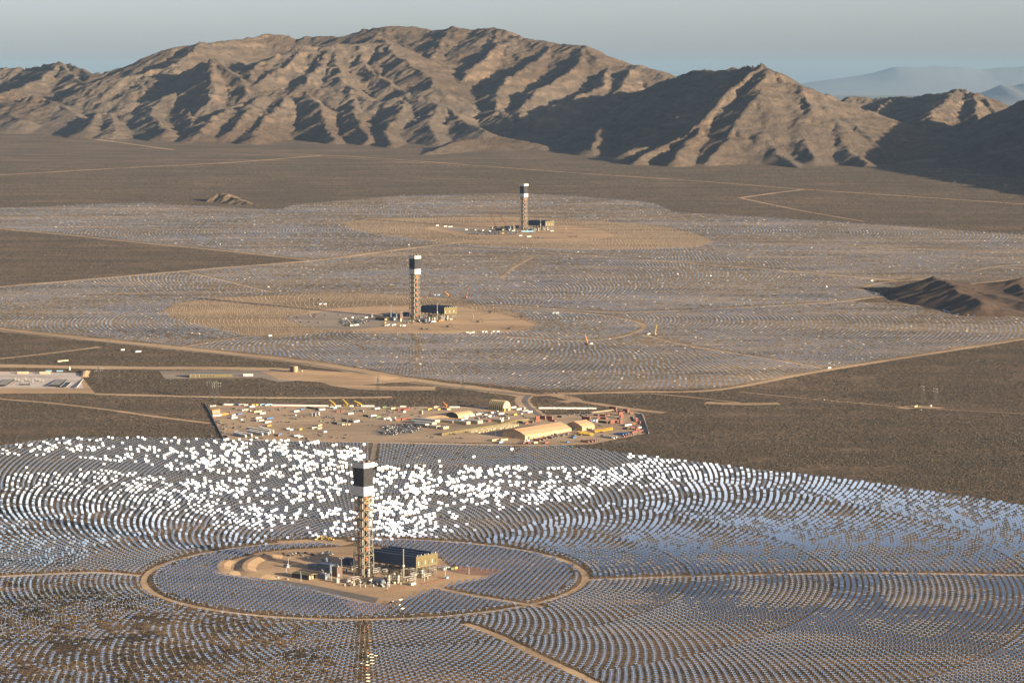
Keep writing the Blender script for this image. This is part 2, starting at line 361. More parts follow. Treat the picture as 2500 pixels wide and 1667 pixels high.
# pale dirt mounds beside the yard
# ------------------------------------------------------------------ value noise
def vnoise(x, y, seed=0):
    xi = np.floor(x).astype(np.int64); yi = np.floor(y).astype(np.int64); fx = x - xi; fy = y - yi
    fx = fx * fx * fx * (fx * (fx * 6 - 15) + 10); fy = fy * fy * fy * (fy * (fy * 6 - 15) + 10)
    def h(a, b):
        n = (a * 374761393 + b * 668265263 + seed * 974634721) & 0xffffffff
        n = ((n ^ (n >> 13)) * 1274126177) & 0xffffffff
        return ((n ^ (n >> 16)) & 0xffff) / 65535.0
    return (h(xi, yi) * (1 - fx) + h(xi + 1, yi) * fx) * (1 - fy) + (h(xi, yi + 1) * (1 - fx) + h(xi + 1, yi + 1) * fx) * fy
def fbm(x, y, o=5, seed=0, g=0.5):
    s = 0; a = 1; t = 0
    for k in range(o): s = s + a * vnoise(x, y, seed + k); t += a; a *= g; x = x * 2.03 + 17; y = y * 2.03 + 5
    return s / t
def hash2(i, j, seed):
    n = (i * 374761393 + j * 668265263 + seed * 144665) & 0xffffffff
    n = ((n ^ (n >> 13)) * 1274126177) & 0xffffffff; n = n ^ (n >> 16)
    return (n & 0xffff) / 65535.0, ((n >> 8) & 0xffff) / 65535.0
def erode(X, Y, Z, sp, freq, amp, octs, mask, seed=3):
    """gullies running down the slope, branching as they go finer"""
    gy, gx = np.gradient(Z, sp)
    for o in range(octs):
        sl = np.hypot(gx, gy) + 1e-4; dx, dy = -gy / sl, gx / sl       # across the slope
        px, py = X * freq, Y * freq; ix = np.floor(px).astype(np.int64); iy = np.floor(py).astype(np.int64)
        C = np.zeros_like(Z); S = np.zeros_like(Z)
        for a in (-1, 0, 1):
            for b in (-1, 0, 1):
                rx, ry = hash2(ix + a, iy + b, seed + o); ex = px - (ix + a + rx); ey = py - (iy + b + ry)
                wgt = np.exp(-2.2 * (ex * ex + ey * ey)); ph = (ex * dx + ey * dy) * 2 * math.pi * 0.9
                C += wgt * np.cos(ph); S += wgt * np.sin(ph)
        nrm = np.sqrt(C * C + S * S) + 0.15; C /= nrm; S /= nrm
        st = np.clip(sl / 0.30, 0, 1)
        A = amp * mask * st; Z = Z + A * (C - 0.35)
        gx = gx - A * S * dx * freq * 5.6; gy = gy - A * S * dy * freq * 5.6
        freq *= 1.95; amp *= 0.5
    return Z
def ridge_field(X, Y, ridges, wx=0, wy=0):
    Z = np.full(X.shape, -1e9)
    XX, YY = X + wx, Y + wy
    for pts, s in ridges:
        s = s * ((1.12 if pts[0][0] > 1250 else 0.88 + 0.36 * ((len(pts) * 7 + int(pts[0][0])) % 5) / 4) if len(ridges) > 12 else 1)
        P = [AT(u * K, v * K, yk * 1000) for u, v, yk in pts]
        for a, b in zip(P[:-1], P[1:]):
            ax, ay, az = a; bx, by, bz = b; dx, dy = bx - ax, by - ay
            t = np.clip(((XX - ax) * dx + (YY - ay) * dy) / (dx * dx + dy * dy), 0, 1)
            d = np.hypot(XX - ax - dx * t, YY - ay - dy * t)
            z = az + (bz - az) * t - s * d + s * 0.25 * d * d / (d + 900)
            k = 14.0; m = np.maximum(Z, z); Z = m + k * np.log1p(np.exp(-np.abs(Z - z) / k)) * 0.35
    return Z
MT = mat('mountain_rock', (0.3, 0.23, 0.17), 0.95, 0, 0.1); b = MT.node_tree.nodes['Principled BSDF']
n1 = noise_node(MT, 0.0022, 8, 0.65, (1, 1, 2)); n2 = noise_node(MT, 0.012, 6, 0.7, (1, 1, 5), 0.4)
c = ramp(MT, n1, [(0.3, (0.085, 0.066, 0.05)), (0.5, (0.118, 0.089, 0.065)), (0.7, (0.15, 0.116, 0.088))])
n3 = noise_node(MT, 0.0009, 5, 0.6, (1, 1, 1), 0.3, (30, 9, 0))
c = mix(MT, ramp(MT, n3, [(0.45, g3(0)), (0.62, g3(0.75))]), c, (0.15, 0.128, 0.105))
c = mix(MT, 0.75, c, ramp(MT, n2, [(0.3, g3(0.55)), (0.52, g3(0.95)), (0.7, g3(1.35))]), 'MULTIPLY')
geo = N(MT, 'ShaderNodeNewGeometry'); sx = N(MT, 'ShaderNodeSeparateXYZ'); L(MT, geo.outputs['Normal'], sx.inputs[0])
steep = ramp(MT, sx.outputs['Z'], [(0.62, g3(1)), (0.84, g3(0))])
c = mix(MT, steep, c, mix(MT, n2, (0.12, 0.09, 0.07), (0.24, 0.175, 0.12)))
c = mix(MT, 1.0, c, (1.1, 1.06, 1.03), 'MULTIPLY')
L(MT, c, b.inputs['Base Color'])
bn = noise_node(MT, 0.045, 8, 0.78); bp = N(MT, 'ShaderNodeBump'); bp.inputs['Strength'].default_value = 1.0; bp.inputs['Distance'].default_value = 22
L(MT, bn, bp.inputs['Height']); L(MT, bp.outputs['Normal'], b.inputs['Normal'])
RG = [
 # far main crest and its spurs
 ([(820, 86, 16.6), (845, 70, 16.4), (900, 60, 16.3), (960, 61, 16.3), (1005, 71, 16.2), (1055, 62, 16.1), (1140, 65, 15.9), (1180, 80, 15.7), (1260, 100, 15.5), (1330, 108, 15.3), (1375, 135, 15.0), (1405, 152, 14.9), (1480, 150, 14.8), (1540, 173, 14.6), (1620, 210, 14.4)], 0.42),
 ([(1142, 67, 15.9), (1125, 110, 15.4), (1090, 150, 15.0), (1062, 195, 14.6), (1075, 235, 14.2), (1115, 275, 13.6)], 0.62),
 ([(1055, 62, 16.1), (1010, 100, 15.7), (975, 140, 15.3), (985, 180, 14.9), (1010, 210, 14.6)], 0.45),
 ([(1262, 102, 15.5), (1225, 140, 15.0), (1170, 175, 14.5), (1145, 215, 14.1), (1150, 262, 13.6)], 0.52),
 ([(1332, 108, 15.3), (1335, 140, 14.9), (1300, 175, 14.5), (1240, 205, 14.1), (1205, 245, 13.7), (1225, 285, 13.2)], 0.50),
 ([(1405, 152, 14.9), (1390, 190, 14.3), (1330, 215, 13.9), (1280, 250, 13.5)], 0.5),
 ([(1480, 150, 14.8), (1445, 180, 14.4), (1410, 205, 14.1), (1380, 228, 13.8)], 0.55),
 # middle massif
 ([(215, 168, 15.4), (330, 150, 15.4), (352, 130, 15.4), (400, 112, 15.4), (462, 99, 15.4), (540, 92, 15.7), (600, 81, 15.9), (680, 87, 15.9), (760, 83, 15.8), (850, 80, 15.5), (872, 95, 15.2), (930, 125, 14.8), (985, 165, 14.4), (1008, 198, 14.0)], 0.40),
 ([(872, 95, 15.2), (820, 100, 15.1), (760, 106, 15.0), (700, 108, 14.95), (650, 125, 14.8), (600, 150, 14.6), (570, 178, 14.3)], 0.42),
 ([(700, 108, 14.95), (672, 145, 14.6), (620, 170, 14.35), (590, 188, 14.2)], 0.48),
 ([(765, 106, 15.0), (745, 150, 14.6), (705, 180, 14.3), (690, 200, 14.1)], 0.46),
 ([(830, 100, 15.1), (850, 145, 14.7), (900, 185, 14.3), (945, 215, 14.0)], 0.46),
 ([(780, 120, 14.9), (790, 170, 14.4), (820, 205, 14.1)], 0.46),
 ([(440, 160, 14.7), (465, 146, 14.6), (492, 137, 14.5), (525, 155, 14.4), (552, 185, 14.2), (575, 218, 13.9)], 0.7),
 ([(492, 137, 14.5), (480, 175, 14.2), (495, 225, 13.8)], 0.6),
 ([(462, 99, 15.4), (430, 130, 15.1), (400, 150, 14.9), (340, 172, 14.8), (250, 182, 14.8)], 0.4),
 # front hills of the middle massif
 ([(560, 212, 14.0), (640, 205, 14.1), (700, 200, 14.1), (800, 215, 14.0), (880, 235, 13.8), (940, 224, 13.8), (1000, 238, 13.6), (1060, 268, 13.3), (1120, 298, 12.9)], 0.42),
 ([(700, 202, 14.1), (740, 240, 13.7), (730, 275, 13.4), (765, 318, 12.9)], 0.46), ([(940, 224, 13.8), (905, 262, 13.4), (880, 300, 13.0), (905, 328, 12.6)], 0.46),
 ([(1000, 238, 13.6), (985, 275, 13.2), (1010, 322, 12.8)], 0.42), ([(820, 218, 14.0), (815, 255, 13.6), (825, 290, 13.2), (850, 320, 12.8)], 0.46),
 ([(640, 206, 14.1), (600, 225, 13.9), (545, 240, 13.8), (505, 262, 13.5), (470, 300, 13.1)], 0.5),
 ([(660, 215, 14.0), (640, 245, 13.7), (600, 275, 13.4), (585, 315, 12.9)], 0.48),
 ([(600, 222, 13.9), (560, 258, 13.5), (545, 300, 13.1)], 0.5),
 ([(440, 160, 14.7), (425, 200, 14.3), (380, 225, 14.1), (345, 245, 13.9), (360, 275, 13.6), (390, 300, 13.2)], 0.46),
 ([(380, 225, 14.1), (300, 240, 14.1), (230, 262, 13.9), (215, 290, 13.5)], 0.42), ([(300, 240, 14.1), (265, 262, 13.9), (270, 298, 13.4)], 0.44),
 ([(425, 200, 14.3), (440, 245, 13.9), (445, 285, 13.4)], 0.5),
 ([(1120, 215, 14.2), (1160, 255, 13.7), (1240, 300, 13.1)], 0.42),
 # left range
 ([(-160, 170, 16.4), (-60, 160, 16.3), (0, 155, 16.2), (60, 157, 16.1), (125, 147, 15.9), (165, 153, 15.8), (215, 167, 15.5)], 0.38),
 ([(125, 148, 15.9), (80, 180, 15.4), (30, 205, 15.0), (-60, 225, 14.8)], 0.42), ([(125, 148, 15.9), (180, 185, 15.3), (240, 200, 14.9), (330, 195, 14.6)], 0.36),
 ([(-80, 225, 14.9), (0, 232, 14.7), (70, 225, 14.6), (140, 240, 14.4), (190, 268, 14.0)], 0.36), ([(0, 232, 14.7), (20, 262, 14.3), (60, 275, 14.0)], 0.38),
 # right block
 ([(1255, 262, 15.0), (1340, 245, 14.8), (1440, 216, 14.3), (1540, 180, 13.7), (1620, 157, 13.1), (1662, 160, 12.8), (1700, 152, 12.55), (1740, 149, 12.35), (1765, 158, 12.3), (1800, 184, 12.2), (1850, 202, 12.15), (1900, 237, 12.1), (1955, 270, 11.95), (2000, 315, 11.75), (2055, 368, 11.35)], 0.50),
 ([(1740, 149, 12.35), (1695, 185, 12.2), (1655, 232, 12.0), (1600, 276, 11.8), (1540, 325, 11.55), (1485, 360, 11.25)], 0.66),
 ([(1765, 158, 12.3), (1750, 210, 12.0), (1705, 262, 11.8), (1680, 310, 11.55), (1640, 368, 11.2)], 0.40),
 ([(1800, 184, 12.2), (1790, 240, 11.95), (1765, 300, 11.65), (1790, 350, 11.35), (1850, 384, 11.05)], 0.40),
 ([(1850, 202, 12.15), (1870, 260, 11.85), (1850, 310, 11.6), (1880, 360, 11.25)], 0.42), ([(1900, 237, 12.1), (1930, 290, 11.75), (1960, 345, 11.4), (2000, 372, 11.15)], 0.42),
 ([(1255, 318, 12.9), (1300, 288, 13.0), (1345, 277, 12.9), (1395, 262, 12.9), (1440, 258, 12.9)], 0.45), ([(1600, 276, 11.8), (1590, 320, 11.5), (1560, 362, 11.15)], 0.55),
 ([(1395, 262, 12.9), (1370, 300, 12.4), (1340, 335, 12.0)], 0.42), ([(1450, 345, 11.5), (1480, 335, 11.6)], 0.5),
 ([(980, 350, 12.0), (1060, 322, 12.4), (1150, 312, 12.5), (1235, 328, 12.4)], 0.30),
 ([(2930, 296, 9.2), (3020, 280, 9.4)], 0.6),
 # right rear block
 ([(1880, 245, 14.6), (1955, 222, 14.6), (2050, 226, 14.5), (2110, 220, 14.3), (2165, 213, 14.1), (2205, 206, 14.0), (2240, 214, 13.9), (2285, 246, 13.6), (2300, 300, 13.2)], 0.42),
 ([(2205, 206, 14.0), (2150, 250, 13.3), (2110, 300, 12.7), (2130, 345, 12.2)], 0.44), ([(2050, 226, 14.5), (2010, 255, 14.0), (1985, 280, 13.5)], 0.46), 
 ([(2240, 214, 13.9), (2250, 280, 13.0), (2230, 350, 12.2)], 0.44),
 ([(2290, 262, 12.9), (2352, 232, 12.7), (2420, 205, 12.4), (2520, 185, 12.0), (2620, 170, 11.4), (2720, 185, 10.8)], 0.46),
 ([(2352, 232, 12.7), (2330, 310, 11.9), (2300, 365, 11.3), (2330, 402, 10.8)], 0.46),
 ([(2620, 170, 11.4), (2560, 280, 10.9), (2480, 370, 10.5)], 0.48), ([(2720, 185, 10.8), (2800, 260, 9.9), (2760, 350, 9.3), (2650, 430, 8.9)], 0.5), ([(2760, 200, 11.6), (2900, 190, 11.4), (3000, 260, 10.5)], 0.42),
]
SP = 9.0
gx = np.arange(-3300, 5200, SP); gy_ = np.arange(8300, 17600, SP); X, Y = np.meshgrid(gx, gy_)
wx = (fbm(X / 700, Y / 700, 5, 5) - 0.5) * 140; wy = (fbm(X / 700, Y / 700, 5, 25) - 0.5) * 140
Z = ridge_field(X, Y, RG, wx, wy); base = zg(Y)
hgt = Z - base; Z = np.where(hgt > -400, Z, base - 400)
mask = np.clip((Z - base + 12) / 90, 0, 1)
Z = Z + (fbm(X / 300, Y / 300, 5, 41, 0.45) - 0.5) * 18 * mask
Z = erode(X, Y, Z, SP, 1 / 230.0, 7, 4, mask * (0.4 + 1.2 * fbm(X / 900, Y / 900, 2, 77)))
rd = 1 - np.abs(2 * fbm(X / 75, Y / 75, 4, 141, 0.6) - 1)
Z = Z + (fbm(X / 34, Y / 34, 3, 241, 0.6) - .5) * 9 * mask
Z = Z + (rd - 0.75) * 20 * mask * np.clip(fbm(X / 700, Y / 700, 3, 19) * 2.4 - 0.75, 0.1, 1)
strata = np.sin((Z + 45 * fbm(X / 500, Y / 500, 3, 8) + 0.05 * X) * 2 * math.pi / 58.0)
Z = Z + strata * 2.6 * mask * np.clip((Z - base) / 150, 0, 1)
low = Z < base - 20; Z = np.where(low, base - 20, Z)
ii = np.arange(X.size).reshape(X.shape)
F = np.stack([ii[:-1, :-1], ii[:-1, 1:], ii[1:, 1:], ii[1:, :-1]], -1)
keep = ~(low[:-1, :-1] & low[:-1, 1:] & low[1:, 1:] & low[1:, :-1]); F = F[keep]
used = np.zeros(X.size, bool); used[F.ravel()] = True; remap = np.cumsum(used) - 1
tag(npmesh('mountain_range', np.stack([X, Y, Z], -1).reshape(-1, 3)[used], remap[F], [MT], smooth=True), kind='structure')
# small hills standing on the fan
def hill(name, x0, x1, y0, y1, ridges, sp, amp, freq, mt, seed=1):
    gx = np.arange(x0, x1, sp); gy = np.arange(y0, y1, sp); X, Y = np.meshgrid(gx, gy); base = zg(Y)
    Z = ridge_field(X, Y, ridges, (fbm(X / 90, Y / 90, 3, seed) - .5) * 30, (fbm(X / 90, Y / 90, 3, seed + 9) - .5) * 30)
    msk = np.clip((Z - base + 6) / 20, 0, 1); Z = Z + (fbm(X / 40, Y / 40, 4, seed + 4) - .5) * amp * msk
    Z = erode(X, Y, Z, sp, freq, amp, 3, msk); Z = np.maximum(Z, base - 4)
    return tag(grid_mesh(name, X, Y, Z, [mt]), kind='structure')
MH = soil('shaded_hill_rock', (0.13, 0.087, 0.06), (0.095, 0.066, 0.048), (0.06, 0.045, 0.034), 0.45, 0.1)  # shadow lying over the right hill is put into this dark rock colour
MH2 = soil('hill_rock_pale', (0.2, 0.15, 0.095), (0.15, 0.112, 0.075), (0.09, 0.07, 0.048), 0.4, 0.15)
a = AT(500 * K, 455 * K, 9050)
hill('hill', a[0] - 260, a[0] + 420, 8700, 9600, [([(492, 450, 9.25), (506, 443, 9.25), (530, 449, 9.22), (548, 457, 9.15)], 0.55), ([(548, 457, 9.15), (588, 473, 9.0)], 0.36)], 5, 4, 1 / 60, MH2)
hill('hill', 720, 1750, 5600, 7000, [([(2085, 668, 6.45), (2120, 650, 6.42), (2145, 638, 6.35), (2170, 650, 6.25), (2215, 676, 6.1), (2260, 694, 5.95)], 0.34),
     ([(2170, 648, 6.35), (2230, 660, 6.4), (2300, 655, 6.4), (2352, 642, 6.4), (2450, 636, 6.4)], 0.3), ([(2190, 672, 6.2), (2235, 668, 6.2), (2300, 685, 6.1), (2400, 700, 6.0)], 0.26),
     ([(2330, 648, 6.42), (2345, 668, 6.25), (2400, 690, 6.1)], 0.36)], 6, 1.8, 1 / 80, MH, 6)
# ranges far beyond the pass
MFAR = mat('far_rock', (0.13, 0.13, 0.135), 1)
def far_range(pts, s, half):
    P = [AT(u * K, v * K, yk * 1000) for u, v, yk in pts]; xs_ = [p[0] for p in P]; y0 = P[0][1]
    gx = np.arange(min(xs_), max(xs_), 120.0); t = np.linspace(-1, 1, 25); X, TT = np.meshgrid(gx, t); Y = y0 + TT * half
    crest = np.interp(gx, xs_, [p[2] for p in P]); base = float(zg(y0))
    Z = base + (crest[None, :] - base) * (1 - np.abs(TT)) ** 1.1 * (0.86 + 0.28 * fbm(X / 1500, Y / 1500, 5, 61)) - 5
    tag(grid_mesh('distant_mountains', X, Y, Z, [MFAR]), kind='structure')
far_range([(1500, 240, 88), (1700, 215, 88), (1850, 190, 88), (1950, 175, 88), (2050, 158, 88), (2150, 153, 88), (2250, 160, 88), (2352, 150, 88), (2600, 145, 88), (2800, 200, 88)], 0.2, 8000)
far_range([(2140, 240, 55), (2230, 222, 55), (2270, 208, 55), (2300, 194, 55), (2320, 200, 55), (2352, 188, 55), (2500, 180, 55), (2700, 230, 55)], 0.2, 4000)
# ------------------------------------------------------------------ the air
vm = bpy.data.materials.new('haze_air'); vm.use_nodes = True; vm.node_tree.nodes.clear()
vo = vm.node_tree.nodes.new('ShaderNodeOutputMaterial'); pv = vm.node_tree.nodes.new('ShaderNodeVolumePrincipled')
pv.inputs['Density'].default_value = 8e-6; pv.inputs['Color'].default_value = (0.24, 0.4, 0.58, 1); pv.inputs['Anisotropy'].default_value = 0.0
vm.node_tree.links.new(pv.outputs[0], vo.inputs['Volume'])
hz = MB(); hz.box((0, 44000, -63), (164000, 132000, 63 + 1150), vm)
hz = hz.build('haze'); tag(hz, kind='stuff')
# ------------------------------------------------------------------ heliostats
MIR = bpy.data.materials.new('heliostat_mirror'); MIR.use_nodes = True
b = MIR.node_tree.nodes['Principled BSDF']; b.inputs['Base Color'].default_value = (0.95, 1.0, 0.90, 1); b.inputs['Metallic'].default_value = 1; b.inputs['Roughness'].default_value = 0.015
bk = N(MIR, 'ShaderNodeBsdfDiffuse'); bk.inputs['Color'].default_value = (0.5, 0.46, 0.4, 1)
ge = N(MIR, 'ShaderNodeNewGeometry'); ms = N(MIR, 'ShaderNodeMixShader')
L(MIR, ge.outputs['Backfacing'], ms.inputs[0]); L(MIR, b.outputs[0], ms.inputs[1]); L(MIR, bk.outputs[0], ms.inputs[2])
L(MIR, ms.outputs[0], MIR.node_tree.nodes['Material Output'].inputs['Surface'])
POST = mat('galvanised_post', (0.3, 0.27, 0.22), 0.6)
def rings(c, rmax, dr0, dr1, az0, seed):
    pts = []; r = 30.0; n = int(2 * math.pi * r / az0); k = 0; ph = 0.0
    while r < rmax:
        sp = 2 * math.pi * r / n; t = min(r / 1500, 1)
        if sp > az0 * 1.42:
            n = int(2 * math.pi * r / az0); r += 1.5
        th = (np.arange(n) + 0.5 * (k % 2)) * 2 * math.pi / n
        pts.append(np.stack([c[0] + r * np.cos(th), c[1] + r * np.sin(th)], 1))
        r += dr0 + (dr1 - dr0) * t; k += 1
    return np.concatenate(pts)
def cull(P, m=70):
    u, v = proj(P[:, 0], P[:, 1], zg(P[:, 1])); ok = (P[:, 1] > 1500) & (u > -m) & (u < 2500 + m) & (v < 1667 + m)
    return P[ok]
def off_roads(P, extra=3.0):
    ok = np.ones(len(P), bool)
    for R_, wd in FIELD_ROADS: ok &= ~near_line(P[:, 0], P[:, 1], R_, wd / 2 + extra)
    return P[ok]
P1 = cull(rings(T1, 1700, 6.1, 7.9, 8.2, 1)); P1 = P1[in_poly(P1[:, 0], P1[:, 1], F1W)]
gi, gj = np.meshgrid(np.arange(-60, 61), np.arange(-40, 41)); inn_ = in_poly(P1[:, 0], P1[:, 1], RINGIN)
GRD = np.stack([cx + gi.ravel() * 6.6 + gj.ravel() * 1.9, cy + gj.ravel() * 8.6 - gi.ravel() * 1.3], 1); GRD = GRD[in_poly(GRD[:, 0], GRD[:, 1], RINGIN)]
P1 = np.concatenate([P1[~inn_], GRD]); P1 = P1[~in_poly(P1[:, 0], P1[:, 1], PAD1W)]; P1 = off_roads(P1, 2.5)
P2 = cull(rings(T2, 2600, 7.5, 10.0, 9.0, 2)); P3 = cull(rings(T3, 3400, 7.8, 10.5, 9.0, 3))
def dists(P, T): return np.hypot(P[:, 0] - T[0], P[:, 1] - T[1])
LINE23 = sheetP(D((-60, 665), (0, 659), (730, 598), (1040, 568), (1200, 577), (1500, 598), (1800, 622), (2060, 645), (2480, 660)))
def north(P): return P[:, 1] > np.interp(P[:, 0], LINE23[:, 0], LINE23[:, 1])
P2 = P2[~north(P2)]; P3 = P3[north(P3)]
P23 = np.concatenate([P2, P3]); P23 = P23[in_poly(P23[:, 0], P23[:, 1], F23W)]; P23 = off_roads(P23, 2.5)
bare = in_poly(P23[:, 0], P23[:, 1], C2W) | in_poly(P23[:, 0], P23[:, 1], C3W)
pad = in_poly(P23[:, 0], P23[:, 1], C2bW) | in_poly(P23[:, 0], P23[:, 1], C3bW)
stubs = P23[bare & ~pad & (rng.random(len(P23)) < 0.6)]; P23 = P23[~bare]
AIM = T1 + np.array([16, -4, 128.0])
def norm(a): return a / np.linalg.norm(a, axis=-1, keepdims=True)
def frames(n):
    """width axis kept level; for mirrors lying flat it follows the row"""
    wdt = np.stack([-n[:, 1], n[:, 0], np.zeros(len(n))], 1); l = np.linalg.norm(wdt, axis=1, keepdims=True)
    flat_ = np.array([math.cos(R(-14)), math.sin(R(-14)), 0.0]); wdt = np.where(l > 0.26, wdt / np.maximum(l, 1e-6), flat_)
    wdt = norm(wdt - n * np.sum(wdt * n, 1, keepdims=True)); q = np.cross(n, wdt)
    return wdt, q
def normals1(P):
    n = len(P); Z = zg(P[:, 1]); C = np.stack([P[:, 0], P[:, 1], Z + 2.4], 1)
    trk = norm(norm(AIM - C + rng.normal(0, 4, (n, 3))) + SUN[None, :])
    u, v = proj(P[:, 0], P[:, 1], Z + 2.4); u, v = u / K, v / K
    def pin(pts): return in_poly(u, v, np.array(pts, float))
    cl = fbm(P[:, 0] / 42, P[:, 1] / 60, 3, 91); p = np.zeros(n)
    A = pin([(-90, 1000), (838, 1000), (838, 1262), (640, 1245), (520, 1258), (300, 1255), (-90, 1250)]); p[A] = 0.23
    p[pin([(-90, 1085), (300, 1085), (640, 1130), (640, 1250), (300, 1255), (-90, 1250)])] = 0.33
    p[pin([(-90, 1048), (60, 1045), (330, 1062), (420, 1085), (250, 1078), (-90, 1082)])] = 0.02
    p[pin([(640, 1000), (838, 1000), (838, 1190), (640, 1200)])] = 0.25
    p[pin([(838, 1066), (1400, 1072), (1460, 1050), (1700, 1000), (2500, 1000), (2500, 1318), (1340, 1325), (1240, 1285), (1000, 1250), (838, 1240)])] = 0.29
    p[pin([(870, 1078), (1130, 1085), (1130, 1180), (1000, 1225), (870, 1190)])] = 0.30
    p[pin([(1100, 1175), (1300, 1150), (1420, 1130), (1440, 1145), (1330, 1195), (1180, 1240), (1000, 1245), (1040, 1215)])] = 0.03
    p[pin([(1100, 1245), (1250, 1190), (1420, 1150), (2000, 1110), (2500, 1190), (2500, 1318), (1340, 1325), (1240, 1285)])] = 0.44
    p[pin([(1450, 1040), (1600, 1060), (2500, 1150), (2500, 1215), (1800, 1150), (1400, 1110)])] = 0.46
    p[pin([(1500, 1228), (2500, 1255), (2500, 1318), (1560, 1320)])] = 0.44
    p[pin([(-90, 1250), (240, 1258), (160, 1300), (-90, 1306)])] = 0.45
    p[pin([(-90, 1322), (300, 1345), (560, 1420), (700, 1470), (560, 1500), (-90, 1490)])] = 0.34
    p[pin([(-90, 1490), (560, 1500), (760, 1480), (820, 1700), (-90, 1700)])] = 0.2
    lr = pin([(1500, 1340), (1800, 1325), (2500, 1322), (2500, 1520), (2100, 1500), (1750, 1440), (1400, 1400)])
    p[lr] = np.clip((fbm(P[lr, 0] / 55, P[lr, 1] / 70, 3, 33) - 0.47) * 9, 0.0, 0.92)
    far_r = pin([(2150, 1400), (2500, 1330), (2500, 1700), (2250, 1560)]); p[far_r] = np.maximum(p[far_r], 0.3)
    p = p + (cl - 0.5) * 0.9 * (p > 0.1) * (~lr)
    t = rng.random(n) < p; t |= rng.random(n) < 0.002
    tx = rng.normal(0, 0.014, n); ty = rng.normal(0.0, 0.018, n)
    tilt = 0.035 * np.clip((v - 1440) / 100, 0, 1) * (u > 700)
    st = np.stack([tx, ty - tilt, np.ones(n)], 1)
    inn = in_poly(P[:, 0], P[:, 1], RINGIN)
    st[inn, 1] = -0.27 + rng.normal(0, 0.03, inn.sum()); st[inn, 0] = -0.2 + rng.normal(0, 0.025, inn.sum()); t &= ~inn
    mess = (rng.random(n) < 0.03) & inn; st[mess, 0] += rng.normal(0, 0.25, mess.sum()); st[mess, 1] += rng.normal(0, 0.25, mess.sum())
    left = (u < 760) & (v > 1330) & ~inn; st[left, 1] += rng.normal(0, 0.10, left.sum()); st[left, 0] += rng.normal(0, 0.12, left.sum())
    nn = np.where(t[:, None], trk, norm(st)); return nn, t
def normals2(P):
    n = len(P); z1 = fbm(P[:, 0] / 260, P[:, 1] / 260, 3, 7); z2 = fbm(P[:, 0] / 300, P[:, 1] / 300, 3, 17)
    st = np.stack([(z2 - 0.5) * 0.2 + rng.normal(0, 0.04, n), 0.03 - 0.10 * z1 + rng.normal(0, 0.03, n), np.ones(n)], 1)
    k = rng.random(n) < 0.003; st[k, 0] += rng.normal(0.3, 0.5, k.sum()); st[k, 1] += rng.normal(-0.35, 0.4, k.sum())
    st = norm(st); f = rng.random(n) < 0.16; st[f] = -norm(st[f] + rng.normal(0, 0.12, (f.sum(), 3))); return st
def mirror_mesh(name, P, n, single=False, post=True):
    C = np.stack([P[:, 0], P[:, 1], zg(P[:, 1]) + 2.5], 1); wdt, q = frames(n); V = []; Fq = []; mi = []; N_ = len(P); off = 0
    HW, HH = 2.0, 1.5
    spans = [(-HW, HW)] if single else [(-HW, -0.06), (0.06, HW)]
    for s0, s1 in spans:
        quad = np.stack([C + wdt * s0 - q * HH, C + wdt * s1 - q * HH, C + wdt * s1 + q * HH, C + wdt * s0 + q * HH], 1)
        V.append(quad.reshape(-1, 3)); Fq.append(np.arange(N_ * 4).reshape(-1, 4) + off); off += N_ * 4; mi.append(np.zeros(N_, int))
    if post:
        e = 0.13; crn = np.array([(-e, -e), (e, -e), (e, e), (-e, e)]); bot = C.copy(); bot[:, 2] -= 2.6; top = C - n * 0.12
        B = np.concatenate([bot[:, None, :] + np.pad(crn, ((0, 0), (0, 1)))[None], top[:, None, :] + np.pad(crn, ((0, 0), (0, 1)))[None]], 1)
        V.append(B.reshape(-1, 3)); fb = np.array([(0, 1, 5, 4), (1, 2, 6, 5), (2, 3, 7, 6), (3, 0, 4, 7)])
        Fq.append((np.arange(N_)[:, None, None] * 8 + fb[None] + off).reshape(-1, 4)); mi.append(np.ones(N_ * 4, int))
    o = npmesh(name, np.concatenate(V), np.concatenate(Fq), [MIR, POST], np.concatenate(mi)); return o
n1, trk1 = normals1(P1); n2 = normals2(P23)
# the 300 that show largest stand as things of their own
C = np.stack([P1[:, 0], P1[:, 1], zg(P1[:, 1]) + 2.5], 1); vw = np.array([0, 0, HC]) - C; dd = np.linalg.norm(vw, axis=1)
app = np.abs(np.sum(n1 * vw, 1)) / dd ** 3; uu, vv = proj(C[:, 0], C[:, 1], C[:, 2])
app[(uu < 6) | (uu > 2494) | (vv < 900) | (vv > 1660)] = 0
top300 = np.argsort(-app)[:300]; rest = np.ones(len(P1), bool); rest[top300] = False
pm = MB()
for s in (0,):
    pm.box((0, 0, -0.05), (1.94, 3.0, 0.05), 'lightgrey')
    pm.poly([(-.96, -1.49, 0.002), (.96, -1.49, 0.002), (.96, 1.49, 0.002), (-.96, 1.49, 0.002)], [(0, 1, 2, 3)], MIR)
panel_me = pm.build('mirror_panel'); tube = MB(); tube.bar((-1.9, 0, -0.12), (1.9, 0, -0.12), 0.16, POST, 6).bar((-1.2, -1.2, -0.09), (-1.2, 1.2, -0.09), 0.07, POST).bar((1.2, -1.2, -0.09), (1.2, 1.2, -0.09), 0.07, POST)
tube_o = tube.build('torque_tube'); po = MB(); po.cyl((0, 0, 0), 0.13, 2.4, POST, 8); post_o = po.build('post')
protos = [panel_me, tube_o, post_o]
wd, qd = frames(n1[top300])
vmed = np.median(vv[top300])
